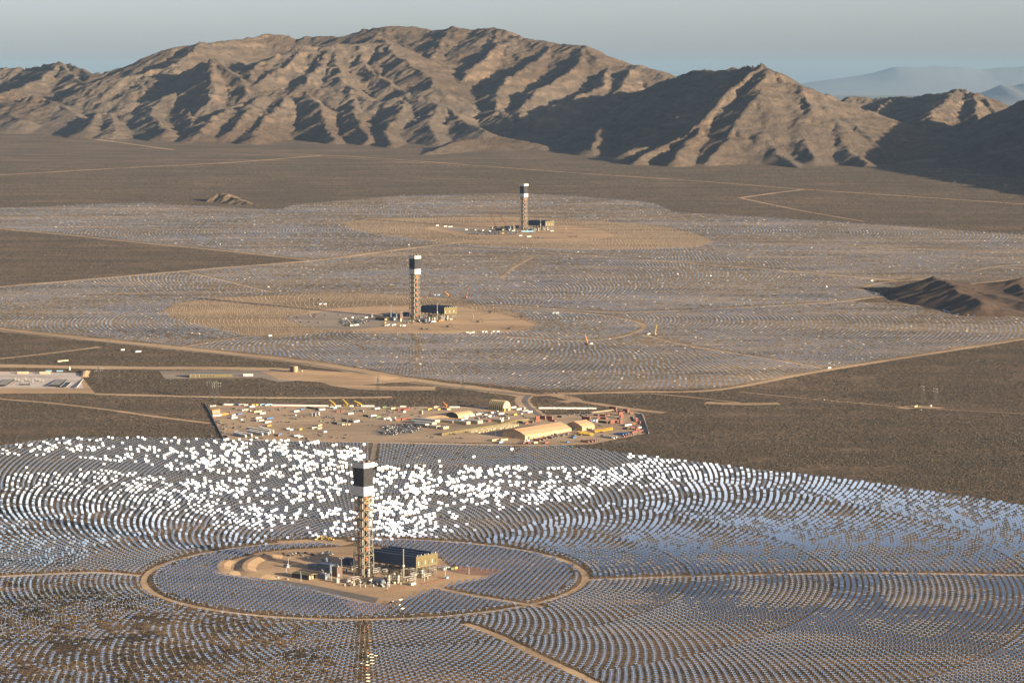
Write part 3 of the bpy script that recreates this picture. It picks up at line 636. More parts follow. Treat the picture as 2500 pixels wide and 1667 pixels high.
for j, i in enumerate(top300):
    root = empty('heliostat', (P1[i, 0], P1[i, 1], float(zg(P1[i, 1]))))
    nv = n1[i]; Mx = Matrix(((wd[j][0], qd[j][0], nv[0], 0), (wd[j][1], qd[j][1], nv[1], 0), (wd[j][2], qd[j][2], nv[2], 2.5), (0, 0, 0, 1)))
    for s in (-1, 1):
        c_ = protos[0] if (j == 0 and s < 0) else bpy.data.objects.new('mirror_panel', panel_me.data)
        if c_ is not protos[0]: COL.objects.link(c_)
        c_.parent = root; c_.matrix_local = Mx @ Matrix.Translation((s * 1.03, 0, 0))
    t_ = tube_o if j == 0 else tube_o.copy()
    if j: COL.objects.link(t_)
    t_.parent = root; t_.matrix_local = Mx
    p_ = post_o if j == 0 else post_o.copy()
    if j: COL.objects.link(p_)
    p_.parent = root
    rt = uu[i] > 1450; fr = 'front rows at the lower right' if rt and vv[i] > 1400 else ('field behind the road at right' if rt else ('left half of the near field' if uu[i] < 880 else 'near field right of the tower'))
    look = 'two-panel heliostat mirror turned to face the camera' if trk1[i] else 'two-panel heliostat mirror lying nearly flat'
    tag(root, f'{look} in the {fr}', 'heliostat', f'{look.split()[-2]} {look.split()[-1]} heliostats, {fr}')
o = mirror_mesh('heliostat_field', P1[rest], n1[rest]); tag(o, 'mirror heliostats in curved rows around the nearest tower', 'heliostats', kind='stuff')
o = mirror_mesh('heliostat_field', P23, n2, single=False, post=False); tag(o, 'small pale heliostats covering the fields around the two far towers', 'heliostats', kind='stuff')
pc = np.array([(-.16, -.16, 0), (.16, -.16, 0), (.16, .16, 0), (-.16, .16, 0), (-.16, -.16, 2.6), (.16, -.16, 2.6), (.16, .16, 2.6), (-.16, .16, 2.6)])
fb = np.array([(0, 1, 5, 4), (1, 2, 6, 5), (2, 3, 7, 6), (3, 0, 4, 7), (4, 5, 6, 7)])
S3 = np.stack([stubs[:, 0], stubs[:, 1], zg(stubs[:, 1])], 1)
o = npmesh('bare_posts', (S3[:, None] + pc[None]).reshape(-1, 3), (np.arange(len(S3))[:, None, None] * 8 + fb[None]).reshape(-1, 4), [POST])
tag(o, 'rows of bare heliostat posts standing on the cleared circles', 'posts', kind='stuff')
# ------------------------------------------------------------------ desert scrub
BUSH = [mat('creosote_bush', (0.045, 0.037, 0.025), 1), mat('burro_bush', (0.068, 0.054, 0.036), 1), mat('dry_bush', (0.11, 0.086, 0.056), 1)]
def bushes(n, v0, v1, size, seed, u0=-20, u1=2520):
    r = np.random.default_rng(seed); ya = G(0, v0)[1]; yb = G(0, v1)[1]
    y = np.sqrt(r.random(n) * (ya * ya - yb * yb) + yb * yb); u = u0 + r.random(n) * (u1 - u0)
    x = (u - CU) * y / FPX * 1.004
    ok = np.ones(n, bool)
    for Pp, wd_ in ROADS: ok &= ~near_line(x, y, Pp, wd_ / 2 + 0.5)
    for Pp in SHEETS + [F23W, PAD1W]: ok &= ~in_poly(x, y, Pp)
    ok &= fbm(x / 60, y / 90, 4, 3) + 0.25 * r.random(n) > 0.46
    x, y = x[ok], y[ok]; n = len(x); inf = in_poly(x, y, F1W); sc = size * (0.45 + r.random(n) ** 2 * 0.9) * np.where(inf, 0.85, 1.0)
    k = 5; th = np.arange(k) * 2 * math.pi / k; tpl = np.concatenate([np.stack([np.cos(th), np.sin(th), np.full(k, 0.04)], 1), [[0.1, 0, 0.85]]])
    jit = 1 + (r.random((n, len(tpl), 3)) - .5) * 0.7; a = r.random(n) * 6.28; V = tpl[None] * jit * sc[:, None, None]
    ca, sa = np.cos(a)[:, None], np.sin(a)[:, None]; Vx = V[..., 0] * ca - V[..., 1] * sa; Vy = V[..., 0] * sa + V[..., 1] * ca
    V = np.stack([Vx + x[:, None], Vy + y[:, None], V[..., 2] + zg(y)[:, None]], -1).reshape(-1, 3)
    f = []
    for i in range(k): j = (i + 1) % k; f += [(i, j, k)]
    f = np.array(f); F = (np.arange(n)[:, None, None] * len(tpl) + f[None]).reshape(-1, 3)
    mi = np.repeat(r.choice(3, n, p=[.5, .35, .15]), len(f))
    o = npmesh('desert_scrub', V, F, BUSH, mi); tag(o, 'low dark desert shrubs scattered over the brown valley floor', 'shrubs', kind='stuff')
bushes(170000, 1070, 1690, 1.1, 1); bushes(280000, 780, 1250, 1.35, 2); bushes(180000, 400, 790, 2.0, 4)
# ------------------------------------------------------------------ solar tower
CP, SP_ = math.cos(PHI), math.sin(PHI)
def loc2w(T, X_, Y_, Z_=0.0):      # local axes of the power blocks: +X faces the sun, -Y faces the camera from the left
    x = T[0] + X_ * CP + Y_ * SP_; y = T[1] - X_ * SP_ + Y_ * CP
    return (x, y, float(zg(y)) + Z_)
def make_tower():
    root = empty('solar_tower', (0, 0, 0), -PHI); h = 7.0; H0 = 92.0; S = 'steel'
    levels = [0, 12, 24, 34.5, 45, 55.5, 66, 76.5, 86, H0]
    f = MB()
    for sx in (-1, 1):
        for sy in (-1, 1):
            f.bar((sx * (h + 0.9), sy * (h + 0.9), 0), (sx * (h + 0.9), sy * (h + 0.9), 24), 1.15, S); f.bar((sx * (h + .9), sy * (h + .9), 24), (sx * h, sy * h, 36), 0.9, S); f.bar((sx * h, sy * h, 34.5), (sx * h, sy * h, H0), 0.85, S)
    def wf(z): return h + 0.9 if z <= 24 else (h + 0.9 * (34.5 - z) / 10.5 if z < 34.5 else h)
    for i, z in enumerate(levels):
        e = wf(z)
        for (ax, ay), (bx, by) in (((-1, -1), (1, -1)), ((1, -1), (1, 1)), ((1, 1), (-1, 1)), ((-1, 1), (-1, -1))):
            if z > 0: f.bar((ax * e, ay * e, z), (bx * e, by * e, z), 0.7, S)
            if i < len(levels) - 1:
                z2 = levels[i + 1]; e2 = wf(z2); mx, my = (ax + bx) / 2, (ay + by) / 2
                if z == 24: f.bar((ax * e, ay * e, z), (mx * e2, my * e2, z2), 0.55, S); f.bar((bx * e, by * e, z), (mx * e2, my * e2, z2), 0.55, S)
                else: f.bar((ax * e, ay * e, z), (bx * e2, by * e2, z2), 0.5, S); f.bar((bx * e, by * e, z), (ax * e2, ay * e2, z2), 0.5, S)
                if z < 24: f.bar((mx * e, my * e, z), (mx * e2, my * e2, z2), 0.5, S)
    f.build('lattice_frame', root)
    g = MB()
    for z in levels[3:]:
        g.box((0, 0, z - 0.5), (2 * h - 1, 2 * h - 1, 0.35), 'brown')
    g.build('floor_grating', root)
    g = MB()
    for x, y, r, mt in ((-3.5, -5.6, 0.7, 'rust'), (-1.5, -5.6, 0.5, 'lightgrey'), (1.2, -5.5, 0.7, 'brown'), (3.5, -5.3, 0.45, 'lightgrey'), (-4.6, 2, 0.9, 'rust'), (0, 3, 1.1, 'brown'), (4, 4.5, 0.8, 'grey'), (-2.4, -3.2, 0.9, 'brown')): g.cyl((x, y, 1), r, H0 - 2, mt, 8)
    g.build('riser_pipes', root)
    g = MB(); g.box((2.5, 1.5, 0), (3.0, 3.0, H0), 'dark'); g.build('elevator_shaft', root)
    for z in np.arange(7, 90, 11.7):
        g = MB(); g.cyl((h - 1.2, -1.6, z), 1.55, 2.3, 'redorange', 12, 1.55); g.cyl((h - 1.2, -1.6, z + 2.3), 1.55, 1.0, 'redorange', 12, 0.5); g.box((h - 0.8, -1.6, z - 0.7), (2.4, 4.6, 0.45), 'orange'); g.build('orange_winch', root)
    for c_, d_, m_ in (((h - 2.0, 0, H0 - 8), (3.6, 9, 0.7), 'orange'), ((h - 2.2, -1, H0 - 4.5), (4.6, 7, 0.7), 'orange'), ((h + 2, 2, H0 - 1.2), (3, 2, 1.0), 'orange'), ((0, 0, 23.9), (2 * h + 1, 2 * h + 1, 0.8), 'olive')):
        g = MB(); g.box(c_, d_, m_); g.build('service_platform', root)
    q = 8.55
    g = MB(); g.box((0, 0, H0), (2 * q - 0.8, 2 * q - 0.8, 1.2), 'dark'); g.box((0, 0, H0 + 1.2), (2 * q, 2 * q, 10.6), 'white'); g.build('lower_shield', root)
    g = MB(); g.box((0, 0, H0 + 11.8), (2 * q - 1.1, 2 * q - 1.1, 21.4), 'receiver')
    for s in (-1, 1):
        for k in range(-3, 4):
            g.box((s * (q - 0.5), k * 2.3, H0 + 12.2), (0.12, 0.12, 20.4), 'black'); g.box((k * 2.3, s * (q - 0.5), H0 + 12.2), (0.12, 0.12, 20.4), 'black')
    g.build('receiver_panel', root)
    g = MB(); g.box((0, 0, H0 + 33.2), (2 * q + 1.2, 2 * q + 1.2, 5.8), 'white'); g.build('upper_shield', root)
    g = MB(); r = random.Random(3); g.box((0, 0, H0 + 39), (2 * q - 0.5, 2 * q - 0.5, 0.3), 'grey')
    for k in range(12): g.box((r.uniform(-7, 7), r.uniform(-7, 7), H0 + 39.3), (r.uniform(0.8, 2.6), r.uniform(0.8, 2.6), r.uniform(0.6, 1.7)), r.choice(['dark', 'rust', 'white', 'grey']))
    for s in (-1, 1):
        g.bar((s * q, -q, H0 + 39.3), (s * q, q, H0 + 39.3), 0.5, 'dark'); g.bar((-q, s * q, H0 + 39.3), (q, s * q, H0 + 39.3), 0.5, 'dark')
    g.build('roof_equipment', root)
    return root
def make_acc():
    """air-cooled condenser: a walled fan deck on steel legs; origin under its near right corner, running to -X and +Y"""
    root = empty('air_cooled_condenser', (0, 0, 0), -PHI); LX, LY, Z0, Z1 = 70.0, 38.0, 13.5, 25.5
    g = MB(); g.box((-LX / 2, 0.15, Z0), (LX, 0.3, Z1 - Z0), 'navy'); g.box((-LX / 2, LY - 0.15, Z0), (LX, 0.3, Z1 - Z0), 'navy'); g.box((-LX + 0.15, LY / 2, Z0), (0.3, LY - 0.6, Z1 - Z0), 'navy'); g.build('wind_wall', root)
    g = MB(); g.box((-0.15, LY / 2, Z0), (0.32, LY, Z1 - Z0 + 0.4), 'olive')
    for k in range(6): g.box((0.1, 4 + k * 6, Z0 + 2), (0.25, 0.8 if k % 2 else 1.2, 4.2), 'dark' if k % 2 else 'lightgrey')
    g.build('end_wall', root)
    g = MB()
    for k in range(3):
        y0 = 1 + k * 12.3
        g.prism([(y0, Z0 + 3), (y0 + 11.6, Z0 + 3), (y0 + 6.4, Z1 + 0.3), (y0 + 5.2, Z1 + 0.3)], -LX + 1, -1, 'bluegrey')
        g.bar((-LX + 1, y0 + 5.8, Z1 + 1.0), (-1, y0 + 5.8, Z1 + 1.0), 1.9, 'navy', 8)
    for k in range(34): g.box((-2 - k * 2.0, 1.7, Z1 - 1.2), (0.7, 2.6, 0.5), 'lightgrey')
    for k in range(6): g.box((-0.4, 3 + k * 6.2, Z1 + 0.3), (0.7, 0.7, 1.6), 'white')
    g.build('condenser_bundle', root)
    g = MB(); g.box((-LX / 2, LY / 2, Z0 - 0.6), (LX - 1, LY - 1, 0.6), 'steel'); g.build('fan_deck', root)
    g = MB()
    for i in range(7):
        for j in range(4):
            x, y = -1.5 - i * (LX - 3) / 6, 1.5 + j * (LY - 3) / 3; g.bar((x, y, 0), (x, y, Z0 - 0.6), 0.6, 'steel')
            if i < 6: g.bar((x, y, 1), (x - (LX - 3) / 6, y, Z0 - 1), 0.3, 'steel')
            if j < 3: g.bar((x, y, Z0 - 1), (x, y + 6, 3), 0.3, 'steel'); g.bar((x, y + 12, Z0 - 1), (x, y + 6, 3), 0.3, 'steel')
    g.build('support_legs', root)
    return root
def make_stack():
    root = empty('vent_stack', (0, 0, 0)); g = MB(); g.cyl((0, 0, 0), 0.95, 19, 'steel', 10); g.cyl((0, 0, 19), 0.7, 18.5, 'steel', 10, 0.6); g.build('pipe', root)
    g = MB(); g.cyl((0, 0, 18), 1.4, 1.8, 'white', 10); g.cyl((0, 0, 37), 0.95, 0.8, 'grey', 10); g.build('collar', root); return root
def make_lamp(twin):
    root = empty('street_lamp', (0, 0, 0), random.uniform(0, 3)); g = MB(); g.cyl((0, 0, 0), 0.28, 9.5, 'lightgrey', 6, 0.16); g.build('pole', root)
    for s in ((-1, 1) if twin else (1,)):
        g = MB(); g.bar((0, 0, 9.4), (s * 2.0, 0, 10.3), 0.22, 'lightgrey'); g.box((s * 2.3, 0, 10.1), (1.3, 0.6, 0.35), 'white'); g.build('lamp_arm', root)
    return root
def vessel(n, lx, r, mt):
    root = empty(n, (0, 0, 0), -PHI); g = MB(); v = []; k = 14
    rows = [(-lx / 2 - r * 0.5, 0.3), (-lx / 2 - r * .25, .8), (-lx / 2, 1), (lx / 2, 1), (lx / 2 + r * .25, .8), (lx / 2 + r * .5, .3)]
    for x, s in rows:
        for j in range(k): t = 2 * math.pi * j / k; v.append((x, r * s * math.cos(t), r * 1.35 + r * s * math.sin(t)))
    fs = [(i * k + j, i * k + (j + 1) % k, (i + 1) * k + (j + 1) % k, (i + 1) * k + j) for i in range(len(rows) - 1) for j in range(k)]
    g.poly(v, fs + [tuple(range(k)), tuple(range(len(rows) * k - 1, len(rows) * k - k - 1, -1))], mt); g.build('shell', root, smooth=False)
    g = MB()
    for s in (-1, 1): g.box((s * lx * 0.35, 0, 0), (0.8, r * 1.7, r * 0.8), 'grey')
    g.build('saddle', root); return root
def gable(g, lx, ly, eave, ridge, wall, roof, bow=0.0):
    hy = ly / 2; prof = [(-hy, 0), (hy, 0), (hy, eave)] + ([(hy * 0.6, eave + (ridge - eave) * (0.4 + bow))] if bow else []) + [(0, ridge)] + ([(-hy * 0.6, eave + (ridge - eave) * (0.4 + bow))] if bow else []) + [(-hy, eave)]
    return g.prism(prof, -lx / 2, lx / 2, roof, wall)
def simple(name, build, pos, rz, label, cat, group=None):
    g = MB(); build(g); o = g.build(name, loc=pos, rz=rz); tag(o, label, cat, group); return o
BLK = []          # everything of the first power block that the other two repeat
PADH = 0.12
# --- first power block
tower = make_tower(); tower.location = loc2w(T1, 0, 0, 0.2); tag(tower, 'nearest solar tower, black receiver between white bands on a steel lattice', 'tower')
accN = np.array(G(1016, 1414)); acc = make_acc(); acc.location = (accN[0], accN[1], accN[2] + 0.2); tag(acc, 'long dark condenser on legs beside the nearest tower', 'condenser')
def rel(u, v): p = G(u, v); return np.array([p[0] - T1[0], p[1] - T1[1]])
stk = make_stack(); p = G(985, 1421); stk.location = (p[0], p[1], p[2] + 0.2); tag(stk, 'tall thin vent stack in front of the nearest condenser', 'stack')
vs_ = vessel('storage_tank', 14, 3.0, 'bluegrey'); p = G(924, 1427); vs_.location = (p[0], p[1], p[2] + 0.2); tag(vs_, 'large horizontal blue-grey tank at the foot of the nearest tower', 'tank')
def bld(u, v, lx, ly, h, mt, label, roofm=None, doors=True):
    root = empty('plant_building', (*G(u, v)[:2], G(u, v)[2] + 0.2), -PHI); g = MB(); g.box((0, 0, 0), (lx, ly, h), mt); g.build('wall', root)
    g = MB(); g.box((0, 0, h), (lx + 0.5, ly + 0.5, 0.35), roofm or mt); g.box((lx * 0.2, 0, h + .35), (1.5, 1.5, 0.9), 'lightgrey'); g.build('roof', root)
    if doors: g = MB(); g.box((lx / 2 + 0.02, -ly * 0.2, 0.1), (0.1, 2.2, min(3.0, h * .7)), 'lightgrey'); g.build('door', root)
    tag(root, label, 'building'); return root
blds = [bld(800, 1394, 20, 14, 9, 'bluegrey', 'large shade-blue turbine building left of the nearest tower'),  # shadow over the blue-grey boxes is put into their paint
 bld(768, 1390, 13, 9, 6, 'bluegrey', 'lower shade-blue building at the left of the turbine building'),
 bld(823, 1406, 8, 9, 11, 'brown', 'tall narrow brown building close to the nearest tower'),
 bld(790, 1412, 12, 8, 5.5, 'bluegrey', 'small dark building with a door in front of the turbine building'),
 bld(821, 1422, 5.5, 4, 4.4, 'cream', 'small cream equipment house in front of the nearest tower', 'lightgrey'),
 bld(795, 1376, 7, 7, 6, 'bluegrey', 'small shade-blue building standing behind the turbine building'),
 bld(851, 1377, 12, 9, 7, 'navy', 'dark building directly behind the nearest tower'),
 bld(700, 1385, 6, 4, 3, 'bluegrey', 'little dark control hut beside the shadowed basin')]
root = empty('open_shed', (*G(744, 1411)[:2], G(744, 1411)[2] + 0.2), -PHI + R(0)); g = MB()
for x in (-12, -4, 4, 12):
    for y in (-6, 6): g.bar((x, y, 0), (x, y, 5.4), 0.4, 'olive')
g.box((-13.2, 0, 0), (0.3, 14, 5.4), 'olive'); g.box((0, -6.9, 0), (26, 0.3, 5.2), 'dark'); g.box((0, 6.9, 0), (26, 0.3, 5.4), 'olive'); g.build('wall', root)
g = MB(); gable(g, 27, 15, 0.3, 1.6, 'olive', 'olive'); r_ = g.build('roof', root); r_.location = (0, 0, 5.3); g = MB(); g.cyl((9, -2, 0), 1.5, 3.6, 'cream', 10, cap=.4); g.cyl((9, 2.6, 0), 1.5, 3.6, 'cream', 10, cap=.4); g.build('tank', root)
tag(root, 'olive open-ended shed with low gable roof by the grey road', 'shed'); blds.append(root)
BLK += [tower, acc, stk, vs_] + blds
# --- small plant: skids, racks, transformers
def sk_pump(g): g.box((0, 0, 0), (4, 2.2, 0.4), 'grey'); g.bar((-1.6, 0, 1.1), (1.3, 0, 1.1), 1.2, 'lightgrey', 8); g.box((1.2, 0, .4), (1, 1.6, 1.8), 'bluegrey'); g.bar((-1, 0.6, 1), (-1, .6, 3), .4, 'lightgrey', 6)
def sk_rack(g):
    for x in (-5, 0, 5):
        for y in (-1.6, 1.6): g.bar((x, y, 0), (x, y, 6), 0.35, 'steel')
        g.bar((x, -1.6, 4), (x, 1.6, 4), .3, 'steel'); g.bar((x, -1.6, 6), (x, 1.6, 6), .3, 'steel')
    for y, z, m_ in ((-1, 4.3, 'lightgrey'), (0, 4.3, 'white'), (1, 4.3, 'rust'), (-.6, 6.3, 'grey'), (.7, 6.3, 'white')): g.bar((-6, y, z), (6, y, z), 0.45, m_, 6)
def sk_trans(g):
    g.box((0, 0, 0), (4.4, 2.6, 3.2), 'lightgrey')
    for k in range(5): g.box((-1.8 + k * .9, 1.7, .4), (.25, .8, 2.2), 'grey')
    for k in (-1, 0, 1): g.cyl((k * 1.2, 0, 3.2), .22, 1.3, 'rust', 6)
def sk_mod(g):
    for x in (-3.4, 3.4):
        for y in (-3, 3): g.bar((x, y, 0), (x, y, 10), .4, 'steel')
    for z in (3.2, 6.4, 9.8):
        g.box((0, 0, z), (7.2, 6.4, .25), 'olive')
        for x0, y0, x1, y1 in ((-3.5, -3.1, 3.5, -3.1), (3.5, -3.1, 3.5, 3.1)): g.bar((x0, y0, z + 1), (x1, y1, z + 1), .12, 'steel')
    g.cyl((0, 0, .3), 1.6, 9, 'lightgrey', 10); g.box((2, 1, 3.5), (1.8, 2, 2), 'bluegrey'); g.box((-2, -1, 6.7), (1.6, 2.2, 2.2), 'white')
def sk_cab(g): g.box((0, 0, 0), (2.4, 1.4, 2.4), 'cream'); g.box((0, 0, 2.4), (2.6, 1.6, .15), 'lightgrey'); g.box((1.22, 0, .3), (.05, 1, 1.7), 'grey')
def sk_pile(g):
    r = random.Random(len(COL.objects))
    for k in range(7): a = r.uniform(0, 3.1); g.box((r.uniform(-2, 2), r.uniform(-1.5, 1.5), 0), (r.uniform(.6, 2.6), r.uniform(.4, 1.4), r.uniform(.3, 1.6)), r.choice(['rust', 'dark', 'tan', 'white', 'brown', 'grey', 'dark', 'orange', 'bluegrey']), a)
KS = {'pump_skid': (sk_pump, 'grey pump skid'), 'pipe_rack': (sk_rack, 'steel rack carrying pipes'), 'transformer': (sk_trans, 'pale grey transformer'), 'process_module': (sk_mod, 'steel framed process module with decks'), 'cabinet': (sk_cab, 'cream electrical cabinet'), 'material_pile': (sk_pile, 'mixed pile of site materials')}
KP = {}
rp = random.Random(5); plant = []
def place_kind(kind, pos, rz, place, grp=None):
    if kind not in KP: g = MB(); KS[kind][0](g); o = g.build(kind); KP[kind] = o
    else: o = bpy.data.objects.new(kind, KP[kind].data); COL.objects.link(o)
    o.location = pos; o.rotation_euler = (0, 0, rz); lab = f'{KS[kind][1]} {place}'
    tag(o, lab, kind.replace('_', ' '), lab); return o
spots = [('process_module', 949, 1424), ('process_module', 962, 1417), ('process_module', 972, 1424), ('process_module', 900, 1408), ('process_module', 1030, 1410)]
for k in range(26): spots.append((rp.choice(['pump_skid', 'pipe_rack', 'transformer', 'cabinet', 'pump_skid', 'pipe_rack']), rp.uniform(915, 1062), 0))
for k in range(20): spots.append((rp.choice(['pump_skid', 'transformer', 'cabinet', 'pipe_rack', 'material_pile']), rp.uniform(842, 912), 1))
for k in range(22): spots.append((rp.choice(['material_pile', 'cabinet', 'pump_skid']), rp.uniform(835, 1000), 2))
for k in range(16): spots.append(('pipe_rack', rp.uniform(905, 1010), 3))
for kd, u, v in spots:
    if v == 0: v = rp.uniform(1396, 1425) - max(0, (u - 1030)) * 0.25; pl = 'right of the nearest tower below the dark condenser'
    elif v == 1: v = rp.choice([rp.uniform(1380, 1395), rp.uniform(1417, 1424)]); pl = 'crowded round the foot of the nearest tower'
    elif v == 2: v = rp.uniform(1424, 1434) + (u > 900) * 1 ; pl = 'along the front edge of the nearest plant yard'
    elif v == 3: v = rp.uniform(1390, 1404); pl = 'in the shade under the nearest condenser'
    else: pl = 'between the nearest tower and its vent stack'
    p = G(u, v); plant.append(place_kind(kd, (p[0], p[1], p[2] + 0.25), -PHI + rp.choice([0, R(90)]), pl))
# orange barrier posts, containers, tank at the right edge of the yard
def barrier(g):
    for k in range(4): g.box((k * 2.2 - 3.3, 0, 0.3), (1.5, .3, .7), 'rust'); g.box((k * 2.2 - 3.3, 0, 0), (.4, .5, .3), 'dark')
bp_ = None
for k in range(13):
    t = k / 12; u = 990 + (1105 - 990) * t if k > 4 else 955 + k * 9; v = 1437 - 27 * t if k > 4 else 1441 - k * 1.2
    p = G(u, v)
    if bp_ is None: g = MB(); barrier(g); bp_ = o = g.build('barrier')
    else: o = bpy.data.objects.new('barrier', bp_.data); COL.objects.link(o)
    o.location = (p[0], p[1], p[2] + .25); o.rotation_euler = (0, 0, R(40)); tag(o, 'orange barrier in the line edging the nearest plant yard', 'barrier', 'orange barriers edging the nearest plant yard')
for k, (u, v) in enumerate([(704, 1383), (699, 1402), (753, 1381), (735, 1419), (796, 1386), (834, 1384), (789, 1412), (809, 1416), (930, 1412), (946, 1441), (1013, 1424), (1036, 1419), (1087, 1409), (1145, 1402), (975, 1400), (880, 1434)]):
    if k == 0: lp = make_lamp(False); o = lp
    elif k == 2: lp2 = make_lamp(True); o = lp2
    else: o = copy_tree(lp2 if (k % 3 == 2 and k > 2) else lp)
    p = G(u, v); o.location = (p[0], p[1], p[2] + .2); o.rotation_euler.z = k * 0.7
    pl = 'left of the nearest tower' if u < 850 else 'right of the nearest tower'
    tag(o, f'slim pale lamp post standing in the yard {pl}', 'lamp post', f'lamp posts {pl}')
    if k in (1, 5, 8, 10, 13): BLK.append(o)
BLK += [o for i, o in enumerate(plant) if i % 2 == 0]
# ------------------------------------------------------------------ vehicles and containers
def car_mesh(col, truck=False):
    g = MB(); L_ = 5.4 if truck else 4.6
    g.box((0, 0, .45), (L_, 1.85, .65), col)
    if truck: g.box((.4, 0, 1.1), (2.0, 1.7, .7), 'glass', taper=.86); g.box((.4, 0, 1.8), (1.6, 1.4, .08), col); g.box((-1.7, 0, 1.1), (1.7, 1.8, .25), 'dark')
    else: g.box((-.2, 0, 1.1), (2.6, 1.65, .55), 'glass', taper=.8); g.box((-.2, 0, 1.65), (2.0, 1.25, .06), col)
    for x in (-L_ * .31, L_ * .31):
        for y in (-.85, .85): g.bar((x, y - .12, .36), (x, y + .12, .36), .7, 'rubber', 8)
    return g
CARS = {}
def car(col, truck, pos, rz, label, group):
    key = (col, truck); nm = 'pickup_truck' if truck else 'parked_car'
    if key not in CARS: o = car_mesh(col, truck).build(nm); CARS[key] = o
    else: o = bpy.data.objects.new(nm, CARS[key].data); COL.objects.link(o)
    o.location = pos; o.rotation_euler = (0, 0, rz); tag(o, label, 'pickup' if truck else 'car', group); return o
CONT = {}
def container(col, L_, H_, pos, rz, label, group, name='shipping_container', W=2.5):
    key = (col, round(L_), round(H_, 1), W)
    if key not in CONT:
        g = MB(); g.box((0, 0, 0.15), (L_ - .1, W - .1, H_ - .2), col)
        for sx in (-1, 1):
            for sy in (-1, 1): g.box((sx * (L_ / 2 - .08), sy * (W / 2 - .08), 0), (.16, .16, H_), 'grey' if col != 'white' else col)
        n = max(int(L_ / 1.0), 3)
        for k in range(n): g.box((-L_ / 2 + (k + .5) * L_ / n, 0, .3), (.18, W + .04, H_ - .6), col)
        for s in (-.55, .55): g.box((L_ / 2 - .02, s, .3), (.1, .1, H_ - .6), 'lightgrey')
        o = g.build(name); CONT[key] = o
    else: o = bpy.data.objects.new(name, CONT[key].data); COL.objects.link(o)
    o.location = pos; o.rotation_euler = (0, 0, rz); tag(o, label, name.replace('shipping_', '').replace('_', ' '), group); return o
LM = [('the left boundary fence', 525, 1020), ('the white back wall at left', 620, 992), ('the rows of white tank modules', 610, 1060), ('the yellow cranes', 830, 995), ('the middle of the laydown yard', 720, 1025), ('the car park', 960, 1045), ('the low round-roofed shelter', 1110, 1008), ('the tall arched hangar', 1230, 1000), ('the site offices', 1070, 1040),
      ('the front of the long tan hall', 1310, 1078), ('the back of the long tan hall', 1325, 1025), ('the short tan hall', 1440, 1030), ('the right boundary wall', 1555, 1040), ('the yellow steel frames', 1470, 1052), ('the right rear corner of the yard', 1500, 1005), ('the front edge of the yard', 900, 1072)]
def near_what(u, v): return min(LM, key=lambda q: (q[1] - u) ** 2 + ((q[2] - v) * 4) ** 2)[0]
A_, B_ = -PHI, R(90) - PHI          # a: long side shaded, b: long side in the sun
CN = {'w': 'white', 'o': 'orange', 'b': 'blue', 'y': 'yellow', 'g': 'grey', 'r': 'rust', 'R': 'red', 't': 'tan', 's': 'skyblue', 'c': 'cream', 'd': 'dark', 'n': 'green'}
CNAME = {'rust': 'rust-red', 'skyblue': 'light blue', 'red': 'dark red'}
def put(o, x, y, s=9.046): return (o[0] + x / s, o[1] + y / s)
def conts(org, items):
    for it in items:
        x, y, k, d = it[:4]; L_ = it[4] if len(it) > 4 else 12.2; st = it[5] if len(it) > 5 else 1; u, v = put(org, x, y - 12)
        p = G(u, v); cn = CN[k]; rz = A_ if d == 'a' else B_; wh = near_what(u, v); nm = CNAME.get(cn, cn)
        kind = 'shipping_container' if L_ > 5 else 'crate'
        for q in range(st):
            lab = f'{nm} {"container" if L_ > 5 else "crate"}{" on top of a stack" if q else ""} near {wh}'
            container(cn, L_, 2.7 if L_ > 5 else 2.2, (p[0], p[1], p[2] + .3 + q * 2.72), rz, lab, lab, kind)
Y1, Y2, Y3, Y4, Y5 = (500, 970), (740, 970), (980, 970), (1220, 970), (1400, 970)
conts(Y1, [(130, 220, 'w', 'b', 3), (175, 218, 'w', 'b', 3), (218, 214, 'w', 'b', 3), (240, 322, 'o', 'b', 18), (238, 350, 'g', 'b', 17), (245, 378, 't', 'b', 17), (265, 430, 'w', 'b', 19), (435, 402, 'o', 'b', 15),
 (630, 425, 'w', 'b', 8), (645, 480, 'w', 'b'), (810, 520, 'w', 'b', 5), (765, 396, 'b', 'b', 9), (1182, 484, 'w', 'b', 13), (1430, 492, 'b', 'b', 14), (1390, 575, 'w', 'b', 13), (1090, 542, 'g', 'a', 13), (1180, 542, 'w', 'a', 6), (1220, 536, 'w', 'b', 5), (1270, 530, 'w', 'b', 4),
 (1415, 655, 'o', 'b', 9), (1655, 843, 'b', 'b', 7), (1270, 384, 'w', 'b', 12), (1165, 345, 'c', 'b', 18), (1040, 232, 'w', 'b'), (985, 330, 'c', 'a', 6), (815, 318, 'w', 'a', 6), (850, 314, 'w', 'a', 6), (885, 310, 'w', 'a', 6), (922, 308, 'w', 'a', 6), (1830, 722, 'w', 'b', 7), (1905, 745, 'w', 'b', 7),
 (2030, 880, 'w', 'b', 12), (2110, 905, 'w', 'b', 10), (1260, 192, 's', 'b', 10), (1400, 194, 's', 'b', 16), (1065, 196, 'y', 'b', 7), (1145, 198, 'y', 'b', 6), (2020, 335, 'w', 'b'), (350, 186, 'd', 'a', 12), (900, 200, 'g', 'b', 10), (720, 195, 'b', 'a', 9), (2150, 292, 'b', 'b', 9),
 (130, 880, 'd', 'a', 4), (460, 895, 'd', 'a', 10), (640, 700, 'd', 'a', 5), (1050, 925, 'c', 'b', 5), (1130, 930, 'w', 'b', 6), (2110, 735, 'y', 'b', 6), (1990, 420, 'w', 'a', 5), (1590, 870, 'r', 'a', 9), (200, 468, 'r', 'b', 5)])
